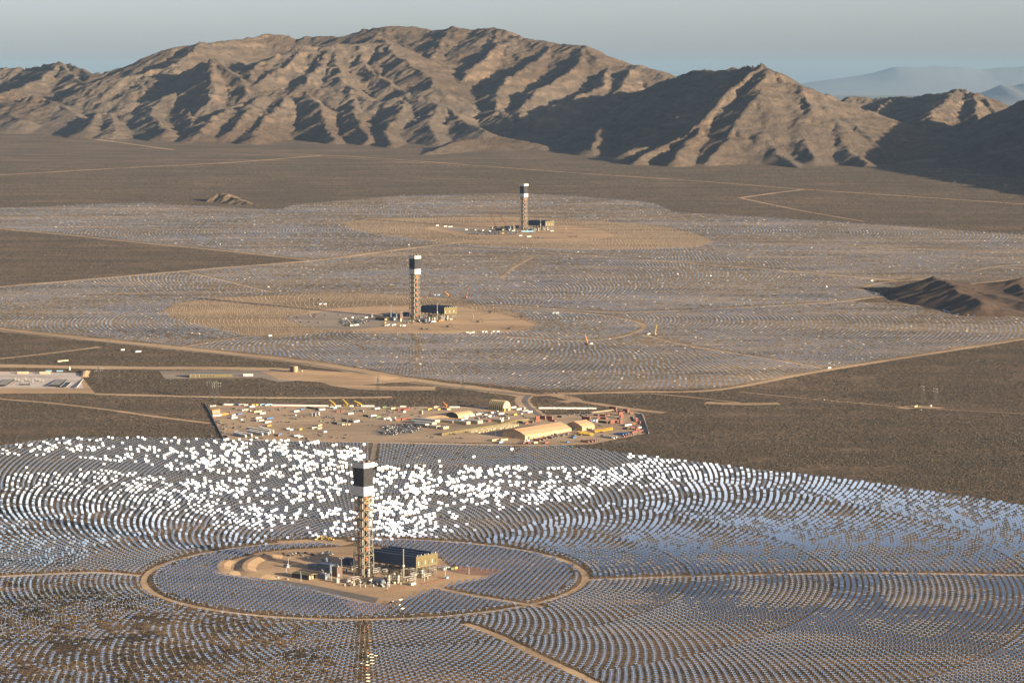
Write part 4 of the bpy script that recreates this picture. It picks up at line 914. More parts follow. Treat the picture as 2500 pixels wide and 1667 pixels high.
conts(Y2, [(620, 250, 'w', 'b', 8), (695, 262, 's', 'b', 8), (415, 300, 'w', 'b', 13), (1045, 388, 'w', 'b'), (1630, 276, 'w', 'b', 12), (1980, 274, 'c', 'b', 10), (180, 425, 'w', 'a', 6, 2), (328, 410, 'w', 'a', 6, 2), (240, 430, 'g', 'a', 8, 2), (1845, 498, 'w', 'b', 15), (1545, 436, 'w', 'b', 13), (2008, 525, 'w', 'a', 6, 2), (1930, 528, 'w', 'b', 5),
 (2090, 526, 'r', 'b', 12), (2260, 504, 'r', 'b', 18), (1150, 566, 'w', 'b', 8), (1205, 552, 'w', 'b', 6), (835, 624, 'w', 'a', 9), (915, 624, 'c', 'b', 5), (960, 622, 'c', 'b', 5), (1010, 622, 'c', 'b', 5), (300, 655, 'c', 'a', 9), (375, 646, 'c', 'b', 7), (245, 706, 'w', 'b', 11), (360, 712, 'c', 'b', 10), (480, 790, 'w', 'b', 7),
 (2160, 300, 'R', 'b', 16), (2280, 285, 'R', 'b', 16), (760, 338, 'R', 'b', 7), (860, 330, 'R', 'b', 7), (1290, 330, 'g', 'a', 9), (920, 550, 'd', 'a', 12), (1050, 560, 'd', 'a', 10), (700, 600, 'd', 'a', 12), (130, 260, 'd', 'a', 9), (220, 272, 'd', 'a', 9), (300, 280, 'd', 'a', 9), (1390, 440, 'd', 'a', 12), (1650, 460, 'n', 'b', 10), (380, 545, 'n', 'b', 3), (1785, 245, 'n', 'b', 9)])
conts(Y3, [(1430, 452, 'w', 'b', 11), (1560, 430, 'w', 'b', 11), (1700, 402, 'w', 'b', 12), (1830, 440, 'w', 'a', 12), (1955, 445, 'w', 'b', 10), (430, 380, 'c', 'a', 7, 2), (1040, 292, 'c', 'b', 9), (950, 280, 'g', 'a', 12), (2160, 505, 'w', 'a', 6), (2210, 500, 'w', 'a', 6), (2330, 488, 'w', 'a', 8), (1945, 548, 'r', 'b', 9), (2010, 440, 'b', 'a', 7), (1390, 515, 'w', 'b', 16), (1670, 490, 'g', 'a', 9),
 (2060, 975, 'c', 'b', 15), (2260, 968, 'c', 'b', 17), (2100, 340, 'w', 'a', 6), (2200, 390, 'w', 'b', 14), (1850, 420, 'w', 'b', 6), (60, 350, 'w', 'b', 6), (820, 295, 'y', 'b', 6), (620, 290, 'y', 'b', 10), (740, 245, 'c', 'b', 8), (100, 300, 'R', 'b', 14), (2000, 372, 'w', 'b', 6)])
conts(Y4, [(40, 492, 'w', 'a', 6), (158, 486, 'w', 'a', 8), (420, 290, 'w', 'b', 12), (510, 270, 'w', 'a', 8), (300, 250, 'w', 'b', 12), (560, 335, 'w', 'b', 14), (660, 350, 'w', 'b', 12), (340, 410, 'y', 'b', 8), (440, 390, 'w', 'a', 10), (590, 600, 'r', 'b', 9), (690, 575, 'r', 'a', 9), (830, 545, 'r', 'b', 12), (830, 500, 'r', 'b', 9, 2), (1080, 500, 'r', 'a', 16, 2), (1150, 545, 'r', 'a', 14), (950, 495, 'r', 'a', 12, 2), (470, 575, 'd', 'a', 9), (1330, 455, 'd', 'a', 9),
 (622, 985, 's', 'b', 6), (555, 1000, 'w', 'b', 4), (1640, 915, 'b', 'b', 7), (1500, 1018, 'b', 'b', 6), (1000, 935, 'd', 'a', 6), (1110, 920, 'd', 'a', 9), (820, 975, 'r', 'a', 12), (920, 960, 'r', 'a', 10), (545, 1035, 'r', 'b', 8), (650, 1035, 'R', 'b', 7), (785, 1030, 'c', 'b', 9), (1030, 1030, 'r', 'b', 9), (1900, 1010, 'r', 'a', 12), (1985, 1000, 'r', 'a', 12), (2060, 990, 'r', 'a', 10), (20, 1020, 's', 'b', 9)])
conts(Y5, [(870, 330, 'R', 'a', 14, 3), (960, 330, 'r', 'b', 9, 1), (1050, 350, 'R', 'a', 12, 1), (1150, 345, 'R', 'a', 10, 2), (1200, 335, 'r', 'b', 4, 2), (1270, 378, 'r', 'b', 7), (1035, 410, 'r', 'b', 10, 2), (1065, 480, 'r', 'b', 8, 2), (880, 585, 'r', 'b', 17, 2), (760, 588, 'r', 'b', 8), (1045, 590, 'r', 'b', 6, 2), (760, 420, 'r', 'b', 6), (650, 430, 'R', 'a', 12), (500, 420, 'R', 'a', 9), (560, 485, 'r', 'b', 10), (670, 490, 'R', 'a', 10), (720, 500, 'r', 'b', 4),
 (280, 515, 'R', 'a', 16, 2), (430, 550, 's', 'b', 10, 1), (508, 565, 'w', 'b', 3, 2), (640, 570, 'd', 'a', 14), (1000, 500, 'd', 'a', 6), (1380, 500, 'r', 'b', 6), (1390, 545, 'r', 'b', 6), (1290, 480, 'd', 'a', 6), (1310, 530, 'd', 'a', 6), (1320, 610, 'r', 'b', 8), (1450, 600, 'R', 'a', 5, 2), (1440, 650, 'r', 'b', 4, 1), (1300, 715, 'r', 'b', 9, 1), (1410, 730, 'r', 'b', 9), (1455, 700, 'w', 'b', 8), (1200, 640, 'w', 'b', 16), (1150, 720, 'd', 'a', 10), (1480, 775, 'r', 'b', 12), (1350, 795, 'r', 'b', 14),
 (1000, 850, 'b', 'a', 18), (1060, 840, 'b', 'a', 18), (1120, 830, 'b', 'a', 16), (1100, 890, 'r', 'a', 5), (1150, 880, 'r', 'a', 5), (1200, 865, 'r', 'a', 5), (1245, 855, 'r', 'a', 5), (1295, 845, 'r', 'a', 5), (700, 905, 'g', 'a', 16), (780, 915, 'g', 'a', 14), (870, 928, 'w', 'a', 5), (925, 905, 'w', 'a', 5), (240, 1000, 'r', 'a', 12), (340, 990, 'r', 'a', 10), (430, 985, 'r', 'a', 9), (640, 880, 'b', 'a', 6), (365, 745, 'g', 'a', 10), (30, 900, 'b', 'b', 5)])
# frames of yellow steel
def yframe(g):
    for x in (-3, 3):
        for y in (-1.4, 1.4): g.bar((x, y, 0), (x, y, 2.6), .3, 'yellow')
    for z in (.4, 2.6):
        for s in (-1, 1): g.bar((-3, s * 1.4, z), (3, s * 1.4, z), .3, 'yellow'); g.bar((s * 3, -1.4, z), (s * 3, 1.4, z), .3, 'yellow')
    g.box((0, 0, 1.1), (5.6, 2.4, .5), 'yellow')
yf = None
for k in range(34):
    if k < 18: u, v = put(Y5, 490 + (k % 9) * 42, 752 - (k % 9) * 6 + (k // 9) * 26)
    else: u, v = put(Y5, 130 + ((k - 18) % 8) * 38, 790 + ((k - 18) % 8) * 5 + ((k - 18) // 8) * 26)
    p = G(u, v)
    if yf is None: g = MB(); yframe(g); yf = o = g.build('steel_frame')
    else: o = bpy.data.objects.new('steel_frame', yf.data); COL.objects.link(o)
    o.location = (p[0], p[1], p[2] + .3); o.rotation_euler = (0, 0, B_); wh = 'in the block right of the short tan hall' if k < 18 else 'in the block in front of the short tan hall'
    tag(o, f'yellow steel transport frame {wh}', 'steel frame', f'yellow steel frames {wh}')
# white tank modules in three rows
def module(g):
    g.box((0, 0, .2), (3.0, 2.6, .3), 'grey'); g.cyl((0, 0, .5), 1.25, 4.0, 'white', 10, cap=.4)
    for x in (-1.4, 1.4):
        for y in (-1.2, 1.2): g.bar((x, y, 0), (x, y, 4.7), .2, 'lightgrey')
    for z in (2.4, 4.7):
        for s in (-1, 1): g.bar((-1.4, s * 1.2, z), (1.4, s * 1.2, z), .16, 'lightgrey'); g.bar((s * 1.4, -1.2, z), (s * 1.4, 1.2, z), .16, 'lightgrey')
mo = None
for (x0, y0, x1, y1, n, nm) in ((650, 830, 900, 890, 9, 'front'), (690, 815, 1030, 868, 11, 'front'), (940, 790, 1270, 850, 11, 'middle'), (1000, 770, 1400, 835, 13, 'middle'), (930, 715, 1440, 800, 16, 'back'), (1190, 705, 1510, 790, 11, 'back')):
    for k in range(n):
        u, v = put(Y1, x0 + (x1 - x0) * k / (n - 1), y0 + (y1 - y0) * k / (n - 1)); p = G(u, v)
        if mo is None: g = MB(); module(g); mo = o = g.build('tank_module')
        else: o = bpy.data.objects.new('tank_module', mo.data); COL.objects.link(o)
        o.location = (p[0], p[1], p[2] + .3); o.rotation_euler = (0, 0, A_); tag(o, f'white framed tank module in the {nm} row of the laydown yard', 'tank', f'white tank modules, {nm} row')
# piles and lifts
def piles(org, items, n=1):
    for (x, y, wx_, wy_, cnt) in items:
        for k in range(max(1, int(cnt * 0.36))):
            u, v = put(org, x + rp.uniform(-1, 1) * wx_, y + rp.uniform(-1, 1) * wy_); p = G(u, v); place_kind('material_pile', (p[0], p[1], p[2] + .3), rp.uniform(0, 3), f'near {near_what(u, v)}')
piles(Y1, [(280, 500, 60, 25, 8), (330, 560, 70, 20, 7), (560, 610, 150, 25, 14), (400, 660, 60, 20, 6), (420, 740, 60, 60, 16), (620, 265, 100, 15, 8), (740, 250, 70, 8, 5), (1180, 265, 90, 20, 8), (1350, 242, 60, 6, 4), (1560, 280, 130, 18, 9), (880, 560, 90, 20, 7), (600, 330, 60, 12, 4), (1230, 640, 130, 14, 8), (1780, 560, 130, 20, 9), (1900, 410, 120, 25, 8), (2050, 490, 130, 28, 10), (2200, 450, 100, 20, 6), (1200, 910, 180, 20, 10), (1950, 820, 90, 25, 8), (2200, 900, 100, 30, 7), (850, 650, 90, 12, 5), (1000, 440, 120, 12, 4), (1700, 235, 120, 15, 5)])
piles(Y2, [(200, 330, 150, 15, 5), (520, 420, 130, 18, 7), (700, 480, 230, 35, 26), (560, 560, 130, 15, 7), (1000, 490, 130, 15, 8), (850, 270, 60, 25, 6), (1080, 270, 90, 25, 9), (1240, 320, 80, 15, 6), (1800, 300, 130, 20, 8), (1950, 330, 170, 16, 8), (1700, 390, 100, 10, 5), (1950, 390, 120, 14, 7), (2200, 410, 60, 15, 5), (1600, 440, 120, 20, 5), (420, 840, 130, 18, 12), (650, 880, 30, 8, 3), (880, 905, 90, 8, 6), (900, 840, 130, 10, 5), (1290, 545, 60, 20, 5), (100, 900, 90, 25, 9), (1600, 605, 120, 12, 5), (2000, 210, 150, 8, 8), (250, 960, 250, 10, 10)])
piles(Y3, [(300, 240, 120, 20, 12), (640, 290, 90, 15, 4), (300, 420, 150, 20, 7), (1900, 360, 120, 15, 6), (1700, 330, 100, 15, 4), (1150, 500, 60, 20, 6), (700, 880, 180, 25, 10), (1120, 820, 120, 14, 8), (1250, 900, 150, 15, 8), (2280, 370, 80, 15, 5)])
piles(Y4, [(1750, 400, 200, 16, 16), (1950, 370, 130, 12, 10), (1700, 850, 120, 12, 7), (1200, 870, 200, 20, 9), (1400, 850, 60, 15, 5), (560, 420, 60, 20, 5), (1100, 330, 120, 15, 3), (2150, 965, 60, 10, 4)])
piles(Y5, [(200, 340, 160, 12, 14), (1400, 560, 60, 60, 8), (1450, 650, 40, 30, 4), (620, 770, 40, 10, 2), (560, 620, 50, 20, 4), (100, 390, 90, 12, 8), (560, 955, 60, 8, 4), (1000, 905, 60, 14, 4)])
def lot(org, box, n, colors, label, group, sl=0.0, P=None):
    x0, x1, y0, y1 = box
    for k in range(n):
        x, y = rp.uniform(x0, x1), rp.uniform(y0, y1)
        y += (x - x0) * sl
        if P and not in_poly(np.array([x]), np.array([y]), P)[0]: continue
        u, v = put(org, x, y) if org else (x, y); p = G(u, v); c_ = rp.choice(colors); t_ = rp.random() < .45
        car(c_, t_, (p[0], p[1], p[2] + .36), (A_ if rp.random() < .85 else B_) + (math.pi if rp.random() < .5 else 0), f'{c_} {"pickup truck" if t_ else "parked car"} {label}', f'{c_} {"pickups" if t_ else "cars"} {group}')
CC = ['white', 'white', 'lightgrey', 'grey', 'dark', 'red', 'bluegrey', 'white', 'dark', 'navy']
lot(Y2, (1650, 2400, 600, 850), 150, CC, 'in the crowded car park of the laydown yard', 'in the crowded laydown car park', 0, [(1730, 650), (2080, 600), (2400, 560), (2400, 790), (2250, 790), (1850, 860), (1670, 830), (1690, 770), (1800, 760)])
lot(Y3, (0, 420, 600, 790), 80, CC, 'at the right end of the laydown car park', 'at the right end of the laydown car park', 0, [(0, 600), (400, 640), (420, 720), (260, 770), (0, 790)])
lot(None, (690, 815, 1351, 1358), 26, CC, 'in the row on the dirt behind the basin', 'in the row behind the basin', -.02)
lot(None, (828, 905, 780, 797), 110, ['dark', 'bluegrey', 'grey', 'navy', 'lightgrey', 'white', 'dark'], 'in the car park left of the middle tower', 'left of the middle tower', 0, [(826, 784), (842, 775), (905, 784), (890, 792), (850, 799), (830, 798)])
lot(None, (1143, 1220, 563, 574), 80, ['dark', 'bluegrey', 'grey', 'navy', 'lightgrey', 'dark'], 'in the car park left of the farthest tower', 'left of the farthest tower', 0)
lot(None, (700, 830, 768, 790), 16, CC, 'scattered on the gravel lot far left of the middle tower', 'scattered far left of the middle tower', 0)
lot(Y3, (1750, 2300, 330, 470), 30, CC, 'parked between the hangar and the site offices', 'between the hangar and the site offices', 0)
lot(Y4, (1000, 1700, 780, 900), 14, CC, 'standing in front of the long tan hall', 'in front of the long tan hall', 0)
for u, v, c_, lb in ((2247, 1002, 'white', 'alone on the thin track across the right desert'), (2010, 977, 'white', 'alone on the dirt track in the right desert'), (676, 1411, 'white', 'at the left of the grey road by the basin'), (700, 1415, 'white', 'in front of the olive shed'), (645, 1355, 'dark', 'on the dirt at the left of the basin'), (853, 1431, 'red', 'alone on the dirt in front of the plant yard'), (300, 855, 'white', 'parked beside the asphalt road at left'), (1350, 960, 'white', 'stopped on the side road beyond the yard'), (1360, 961, 'grey', 'stopped on the side road beyond the yard')):
    p = G(u, v); car(c_, False, (p[0], p[1], p[2] + .4), A_, f'{c_} car {lb}', None)
# ------------------------------------------------------------------ large yard buildings
def pw(org, x, y, dz=.3): u, v = put(org, x, y); p = G(u, v); return (p[0], p[1], p[2] + dz)
# long tan hall: near right base corner, running away along B
def hall(corner, length, width, eave, ridge, label, doors):
    root = empty('storage_hall', corner, B_)          # local +X away along B, +Y to the left (shaded gable side is at x = 0)
    g = MB(); prof = [(0, 0), (width, 0), (width, eave), (width * .80, eave + (ridge - eave) * .52), (width / 2, ridge), (width * .20, eave + (ridge - eave) * .52), (0, eave)]
    g.prism(prof, 0, length, 'peach', 'peach'); g.build('shell', root)
    g = MB(); e = .25
    top = [(-e, eave), (width * .20, eave + (ridge - eave) * .52 + e), (width / 2, ridge + e), (width * .80, eave + (ridge - eave) * .52 + e), (width + e, eave)]
    low = [(a, b - .3) for a, b in top][::-1]
    g.prism(top + low, -.4, length + .4, 'peach'); g.build('roof', root)
    for k, (t, w_, h_, mt) in enumerate(doors):
        g = MB(); g.box((t, -.1, 0), (w_, .3, h_), mt)
        if mt == 'grey':
            for s in range(5): g.box((t, -.28, .6 + s * h_ / 5.5), (w_ * .9, .12, .25), 'lightgrey')
        g.build('louvre_door' if mt == 'grey' else 'door', root)
    g = MB()
    for k in range(int(length / 7)): g.box((k * 7 + 3, -.12, 0), (.3, .28, eave - .2), 'cream')
    g.build('wall_rib', root)
    g = MB(); g.box((-.12, width / 2, 0), (.2, 6, 5), 'grey'); g.build('gable_door', root)
    tag(root, label, 'storage hall'); return root
hall(pw(Y4, 560, 940), 113, 43, 6.6, 14.6, 'very long tan fabric hall with dark doors along its sunlit side', [(9, 3.5, 4.6, 'dark'), (20, 1.6, 3, 'dark'), (31, 3.4, 7.2, 'grey'), (43, 1.6, 3, 'dark'), (54, 3.4, 7.2, 'grey'), (65, 1.6, 3, 'dark'), (77, 3.4, 7.2, 'grey'), (87, 1.6, 3, 'dark'), (98, 3.4, 7.2, 'grey')])
hall(pw(Y4, 1822, 748), 31, 33, 6.4, 13.6, 'short tan fabric hall standing right of the very long one', [(12, 3, 5, 'dark'), (24, 1.6, 3, 'dark')])
# arched shelters
def arch(name, corner, length, width, height, rz, label, skin, endm, wall=0.0, ribs=0, end_closed=True):
    root = empty(name, corner, rz); n = 16; prof = [(width * (1 - math.cos(math.pi * k / n)) / 2, wall + (height - wall) * math.sin(math.pi * k / n) ** .85) for k in range(n + 1)]
    if wall: prof = [(0, 0)] + prof + [(width, 0)]
    g = MB(); nn = len(prof); v = [(0, a, b) for a, b in prof] + [(length, a, b) for a, b in prof]; inn_ = [(0, .3 + a * (1 - .6 / width), b * .985) for a, b in prof]; inn_ += [(length, a, b) for _, a, b in inn_]
    v += inn_; g.poly(v, [(k, k + 1, nn + k + 1, nn + k) for k in range(nn - 1)] + [(2 * nn + k, 3 * nn + k, 3 * nn + k + 1, 2 * nn + k + 1) for k in range(nn - 1)] + [(k, 2 * nn + k, 2 * nn + k + 1, k + 1) for k in range(nn - 1)] + [(nn + k, nn + k + 1, 3 * nn + k + 1, 3 * nn + k) for k in range(nn - 1)], skin); g.build('arched_skin', root)
    if ribs:
        g = MB()
        for r_ in range(ribs):
            x = length * (r_ + .5) / ribs
            for k in range(nn - 1): g.bar((x, prof[k][0], prof[k][1] + .1), (x, prof[k + 1][0], prof[k + 1][1] + .1), .55, 'cream')
        g.build('rib', root)
    for xx in ((0.4, length - .4) if end_closed else (0.4,)):
        g = MB(); g.poly([(xx - .15, a, max(b - .2, 0)) for a, b in prof] + [(xx + .15, a, max(b - .2, 0)) for a, b in prof], [tuple(range(nn)), tuple(range(2 * nn - 1, nn - 1, -1))], endm); g.build('end_wall', root)
    return root
# tall hangar: long side along A (shade painted as dark skin), lit right end painted pale
c0 = pw(Y4, 78, 315); r_ = arch('arched_hangar', c0, 32, 19, 16, A_ + math.pi, 'x', 'olive', 'cream', 4, 8)
r_.location = c0; tag(r_, 'tall arched tan hangar with dark ribbed flank and closed bright end', 'hangar')
L0 = Vector(c0)
# the copy of the frame runs from the lit end away to the left: width must run away along +B
r_.rotation_euler.z = A_ + math.pi; r_.scale = (1, -1, 1)
g = MB(); g.box((0, 0, 0), (.4, 6, 4.2), 'dark'); o = g.build('hangar_opening', r_); o.location = (-.3, 9, 0)
g = MB(); g.box((0, 0, 0), (2, 2, 5), 'yellow'); o = g.build('door_curtain', r_); o.location = (-1.2, 1.4, 0)
c0 = pw(Y3, 1262, 468); r_ = arch('round_shelter', c0, 38, 28, 9, B_, 'x', 'peach', 'dark', 0, 0)  # tan shelter; the shade on its end is painted as dark end walls
tag(r_, 'low wide round-roofed tan shelter, its shaded end facing left', 'shelter')
# site offices
def office(x, y, lx, ly, h, label, org=Y3, mt='cream', rz=A_):
    p = pw(org, x, y - 20); root = empty('site_office', p, rz); g = MB(); g.box((0, 0, .5), (lx, ly, h), mt)
    n = max(int(lx / 3.7), 2); g.build('wall', root); g = MB(); g.box((0, 0, h + .5), (lx + .4, ly + .4, .35), 'lightgrey')
    for k in range(n): g.box((-lx / 2 + (k + .5) * lx / n, 0, h + .85), (1.2, 1.0, .7), 'grey')
    g.build('roof', root)
    for k in range(min(n, 9)): g = MB(); g.box((-lx / 2 + (k + .5) * lx / min(n, 9), 0, 1.7), (1.4, ly + .08, 1.0), 'glass'); g.build('window', root)
    g = MB(); g.box((lx / 2 + .05, 0, .6), (.1, 1.0, 2.1), 'grey'); g.build('door', root); tag(root, label, 'office')
office(480, 610, 46, 11, 3.6, 'longest pale office block, farthest left by the parked cars'); office(560, 560, 44, 11, 3.8, 'long grey-roofed office block behind the longest one')
office(430, 650, 26, 9, 3.4, 'office block with dark flank directly beside the parked cars'); office(720, 700, 18, 9, 3.4, 'short pale office block beside the track'); office(945, 720, 13, 8, 3.2, 'lone cream office trailer by the track fence', rz=B_)
office(1340, 610, 26, 9, 4.0, 'pale office block with long shaded side in front of the shelter'); office(1590, 590, 28, 12, 4.2, 'wide grey-roofed office block right of the shaded one'); office(1050, 580, 22, 8, 3.2, 'dark narrow office row left of the shelter end')
office(2120, 560, 20, 6, 3.2, 'small pale office row near the arched hangar')
# canopy rear right
p = pw(Y5, 620, 355); root = empty('storage_canopy', p, B_ - R(6)); g = MB(); gable(g, 50, 9, .4, 1.4, 'cream', 'cream'); r_ = g.build('roof', root); r_.location = (0, 0, 3.2); g = MB()
for k in range(9):
    for s in (-4, 4): g.bar((-24 + k * 6, s, 0), (-24 + k * 6, s, 3.3), .3, 'grey')
g.build('post', root); tag(root, 'long low cream canopy at the rear right of the yard', 'canopy')
# ------------------------------------------------------------------ walls and fences
def wall_line(name, pts, h, th, mt, label, posts=0, postm='grey', panel=True, cat='fence', grp=None):
    P = [np.array(G(u, v)[:2]) for u, v in pts]; c0 = P[0]; root = empty(name, (c0[0], c0[1], float(zg(c0[1]))))
    g = MB(); gp = MB()
    for a, b in zip(P[:-1], P[1:]):
        d = b - a; L_ = np.linalg.norm(d); an = math.atan2(d[1], d[0]); za = float(zg(a[1])) - float(zg(c0[1])); zb = float(zg(b[1])) - float(zg(c0[1]))
        n = np.array([-d[1], d[0]]) / L_ * th / 2; q = [a - c0 + n, a - c0 - n, b - c0 - n, b - c0 + n]; zz = [za, za, zb, zb]
        if panel: g.poly([(p[0], p[1], z + .0) for p, z in zip(q, zz)] + [(p[0], p[1], z + h) for p, z in zip(q, zz)], [(4, 5, 6, 7), (0, 1, 5, 4), (1, 2, 6, 5), (2, 3, 7, 6), (3, 0, 4, 7)], mt)
        if posts:
            k = int(L_ / posts)
            for i in range(k + 1):
                t = i / max(k, 1); p = a - c0 + d * t; z = za + (zb - za) * t; gp.box((p[0], p[1], z), (th + .35, .35, h + .3), postm, an + R(90))
    if panel: g.build('panel', root)
    if posts: gp.build('post', root)
    tag(root, label, cat, grp); return root
wall_line('screen_wall', [put(Y1, 430, 172), put(Y1, 950, 176)], 2.6, .5, 'white', 'white wall at the left end of the yard back edge', cat='wall')
wall_line('screen_wall', [put(Y1, 1480, 186), put(Y2, 560, 204)], 2.6, .5, 'white', 'longest white back wall, ending left of the first yellow crane', cat='wall')
wall_line('screen_wall', [put(Y2, 710, 205), put(Y2, 840, 206)], 2.6, .5, 'white', 'short white wall between the left and middle yellow cranes', cat='wall')
wall_line('screen_wall', [put(Y2, 985, 206), put(Y2, 1115, 206)], 2.6, .5, 'white', 'short white wall between the middle and right yellow cranes', cat='wall')
wall_line('screen_wall', [put(Y2, 1280, 206), put(Y2, 1575, 207)], 2.6, .5, 'white', 'white wall right of the last yellow crane', cat='wall')
wall_line('screen_wall', [put(Y2, 2140, 214), put(Y3, 105, 218)], 2.6, .5, 'white', 'short white wall behind the dark red piles', cat='wall')
wall_line('screen_wall', [put(Y3, 710, 224), put(Y3, 905, 226)], 2.4, .5, 'white', 'white wall left of the small orange crane', cat='wall'); wall_line('screen_wall', [put(Y3, 1070, 228), put(Y3, 1290, 229)], 2.4, .5, 'white', 'white wall right of the small orange crane', cat='wall'); wall_line('screen_wall', [put(Y3, 1780, 238), put(Y3, 1950, 240)], 2.4, .5, 'white', 'white wall meeting the tall arched hangar', cat='wall')
wall_line('screen_wall', [put(Y4, 860, 252), put(Y4, 2135, 260)], 2.8, .7, 'white', 'long white pipe-like wall in the scrub beyond the road bend', cat='wall')
wall_line('boundary_wall', [(500, 986), (510, 1003), (519, 1022), (531, 1045), (549, 1079)], 1.8, .5, 'grey', 'grey wall running down the left boundary of the yard', cat='wall')
wall_line('boundary_wall', [(1565, 1011), (1570, 1022), (1577, 1040), (1584, 1059)], 3.0, .9, 'grey', 'grey wall running down the right boundary of the yard', cat='wall')
wall_line('screen_fence', [put(Y3, 890, 850), put(Y3, 1310, 780), put(Y4, 0, 640), put(Y4, 330, 560), put(Y4, 645, 520)], 4.6, .25, 'olive', 'tall olive screen fence with posts between the track and the cream pallets', 6, 'olive')
# cream pallets in the fenced lot
def pallet(g):
    g.box((0, 0, 0), (3.2, 2.2, .3), 'tan'); g.box((-.6, 0, .3), (1.4, 2.0, 1.7), 'cream', .1, .8); g.box((.9, .1, .3), (1.2, 1.8, 2.1), 'cream', -.1, .75)
pp = None; PQ = [(1340, 760), (1500, 740), (2000, 640), (2352, 600), (2600, 625), (2480, 660), (2352, 690), (2050, 720), (1780, 790), (1600, 795)]
cnt = 0
for gi_ in range(60):
    for gj_ in range(14):
        x, y = 1330 + gi_ * 26 + gj_ * 9, 600 + gj_ * 15 + rp.uniform(-3, 3)
        if not in_poly(np.array([x]), np.array([y]), PQ)[0]: continue
        if cnt >= 290: break
        cnt += 1; p = pw(Y3, x, y)
        if pp is None: g = MB(); pallet(g); pp = o = g.build('mirror_pallet')
        else: o = bpy.data.objects.new('mirror_pallet', pp.data); COL.objects.link(o)
        o.location = p; o.rotation_euler = (0, 0, B_ + rp.uniform(-.1, .1)); tag(o, 'cream pallet of mirror crates packed inside the screen fence', 'pallet', 'cream pallets inside the screen fence')
# ------------------------------------------------------------------ cranes and machines
def crane(pos, rz, boom_len, elev, col, label, lattice=False, sc=1.0):
    root = empty('mobile_crane', pos, rz); g = MB(); g.box((0, 0, .9), (11, 2.8, 1.0), col if not lattice else 'dark')
    g.box((5.0, 0, 1.9), (1.8, 2.6, 1.3), col); g.build('carrier', root)
    g = MB()
    for x in (-4.2, -2.6, 2.6, 4.4):
        for y in (-1.3, 1.3): g.bar((x, y - .25, .65), (x, y + .25, .65), 1.3, 'rubber', 8)
    g.build('wheels', root)
    g = MB(); g.box((-1, 0, 1.9), (5, 2.6, 1.6), col); g.box((-3.4, 0, 1.9), (1.6, 2.8, 1.8), 'dark'); g.box((.6, 1.3, 1.9), (1.6, 1.2, 1.8), 'glass'); g.build('upper_body', root)
    g = MB(); a = R(elev); e = Vector((math.cos(a), 0, math.sin(a))); p0 = Vector((-2, 0, 3.2)); p1 = p0 + e * boom_len
    if lattice:
        n = int(boom_len / 3); s_ = .9
        up = Vector((-e.z, 0, e.x))
        off = [Vector((0, y * s_, 0)) + up * z * s_ for y, z in ((-1, -1), (1, -1), (1, 1), (-1, 1))]
        for o_ in off: g.bar(p0 + o_, p1 + o_ * .4, .35, col)
        for k in range(n):
            q0 = p0.lerp(p1, k / n); q1 = p0.lerp(p1, (k + 1) / n)
            for i in range(4): g.bar(q0 + off[i], q1 + off[(i + 1) % 4], .2, col)
    else:
        g.bar(p0, p0.lerp(p1, .45), 1.9, col); g.bar(p0.lerp(p1, .4), p0.lerp(p1, .75), 1.5, col); g.bar(p0.lerp(p1, .7), p1, 1.15, col)
        g.bar(Vector((1.2, 0, 2.8)), p0.lerp(p1, .3), .5, 'grey')
    g.build('boom', root)
    g = MB(); g.bar(p1, p1 - Vector((0, 0, min(boom_len * .3, 9))), .15, 'dark'); g.box(tuple(p1 - Vector((0, 0, min(boom_len * .3, 9) + 1))), (.6, .4, 1), 'dark'); g.build('hook', root)
    root.scale = (sc, sc, sc); tag(root, label, 'crane'); return root
crane(pw(Y2, 690, 200), R(165), 13, 36, 'yellow', 'left one of three yellow cranes along the back of the yard'); crane(pw(Y2, 970, 205), R(160), 13, 42, 'yellow', 'middle one of three yellow cranes along the back of the yard'); crane(pw(Y2, 1275, 200), R(170), 14, 24, 'yellow', 'right one of three yellow cranes, its boom lowest')
crane(pw(Y3, 990, 240), R(160), 9, 42, 'orange', 'small orange crane behind the low round-roofed shelter')
crane((G(1600, 818)[0], G(1600, 818)[1], G(1600, 818)[2] + .2), R(60), 24, 66, 'yellow', 'tall yellow crane in the far mirror field right of the middle tower', False, .8)
crane((G(1432, 842)[0], G(1432, 842)[1], G(1432, 842)[2] + .2), R(140), 17, 72, 'orange', 'orange crane among the mirrors in front of the middle field'); crane((G(1094, 725)[0], G(1094, 725)[1], G(1094, 725)[2] + .2), R(165), 12, 45, 'orange', 'orange crane at the rim of the cleared circle behind the middle tower')
crane((G(1140, 729)[0], G(1140, 729)[1], G(1140, 729)[2] + .2), R(35), 24, 74, 'rust', 'rust-coloured crane with thin boom behind the middle condenser', True)
crane((G(1238, 558)[0], G(1238, 558)[1], G(1238, 558)[2] + .2), R(150), 52, 52, 'red', 'red lattice crane left of the farthest tower', True, 1.1); crane((G(1210, 556)[0], G(1210, 556)[1], G(1210, 556)[2] + .2), R(140), 40, 60, 'red', 'second, shorter red lattice crane left of the farthest tower', True); crane((G(955, 780)[0], G(955, 780)[1], G(955, 780)[2] + .2), R(80), 28, 84, 'grey', 'grey crane with upright boom left of the middle tower', True)
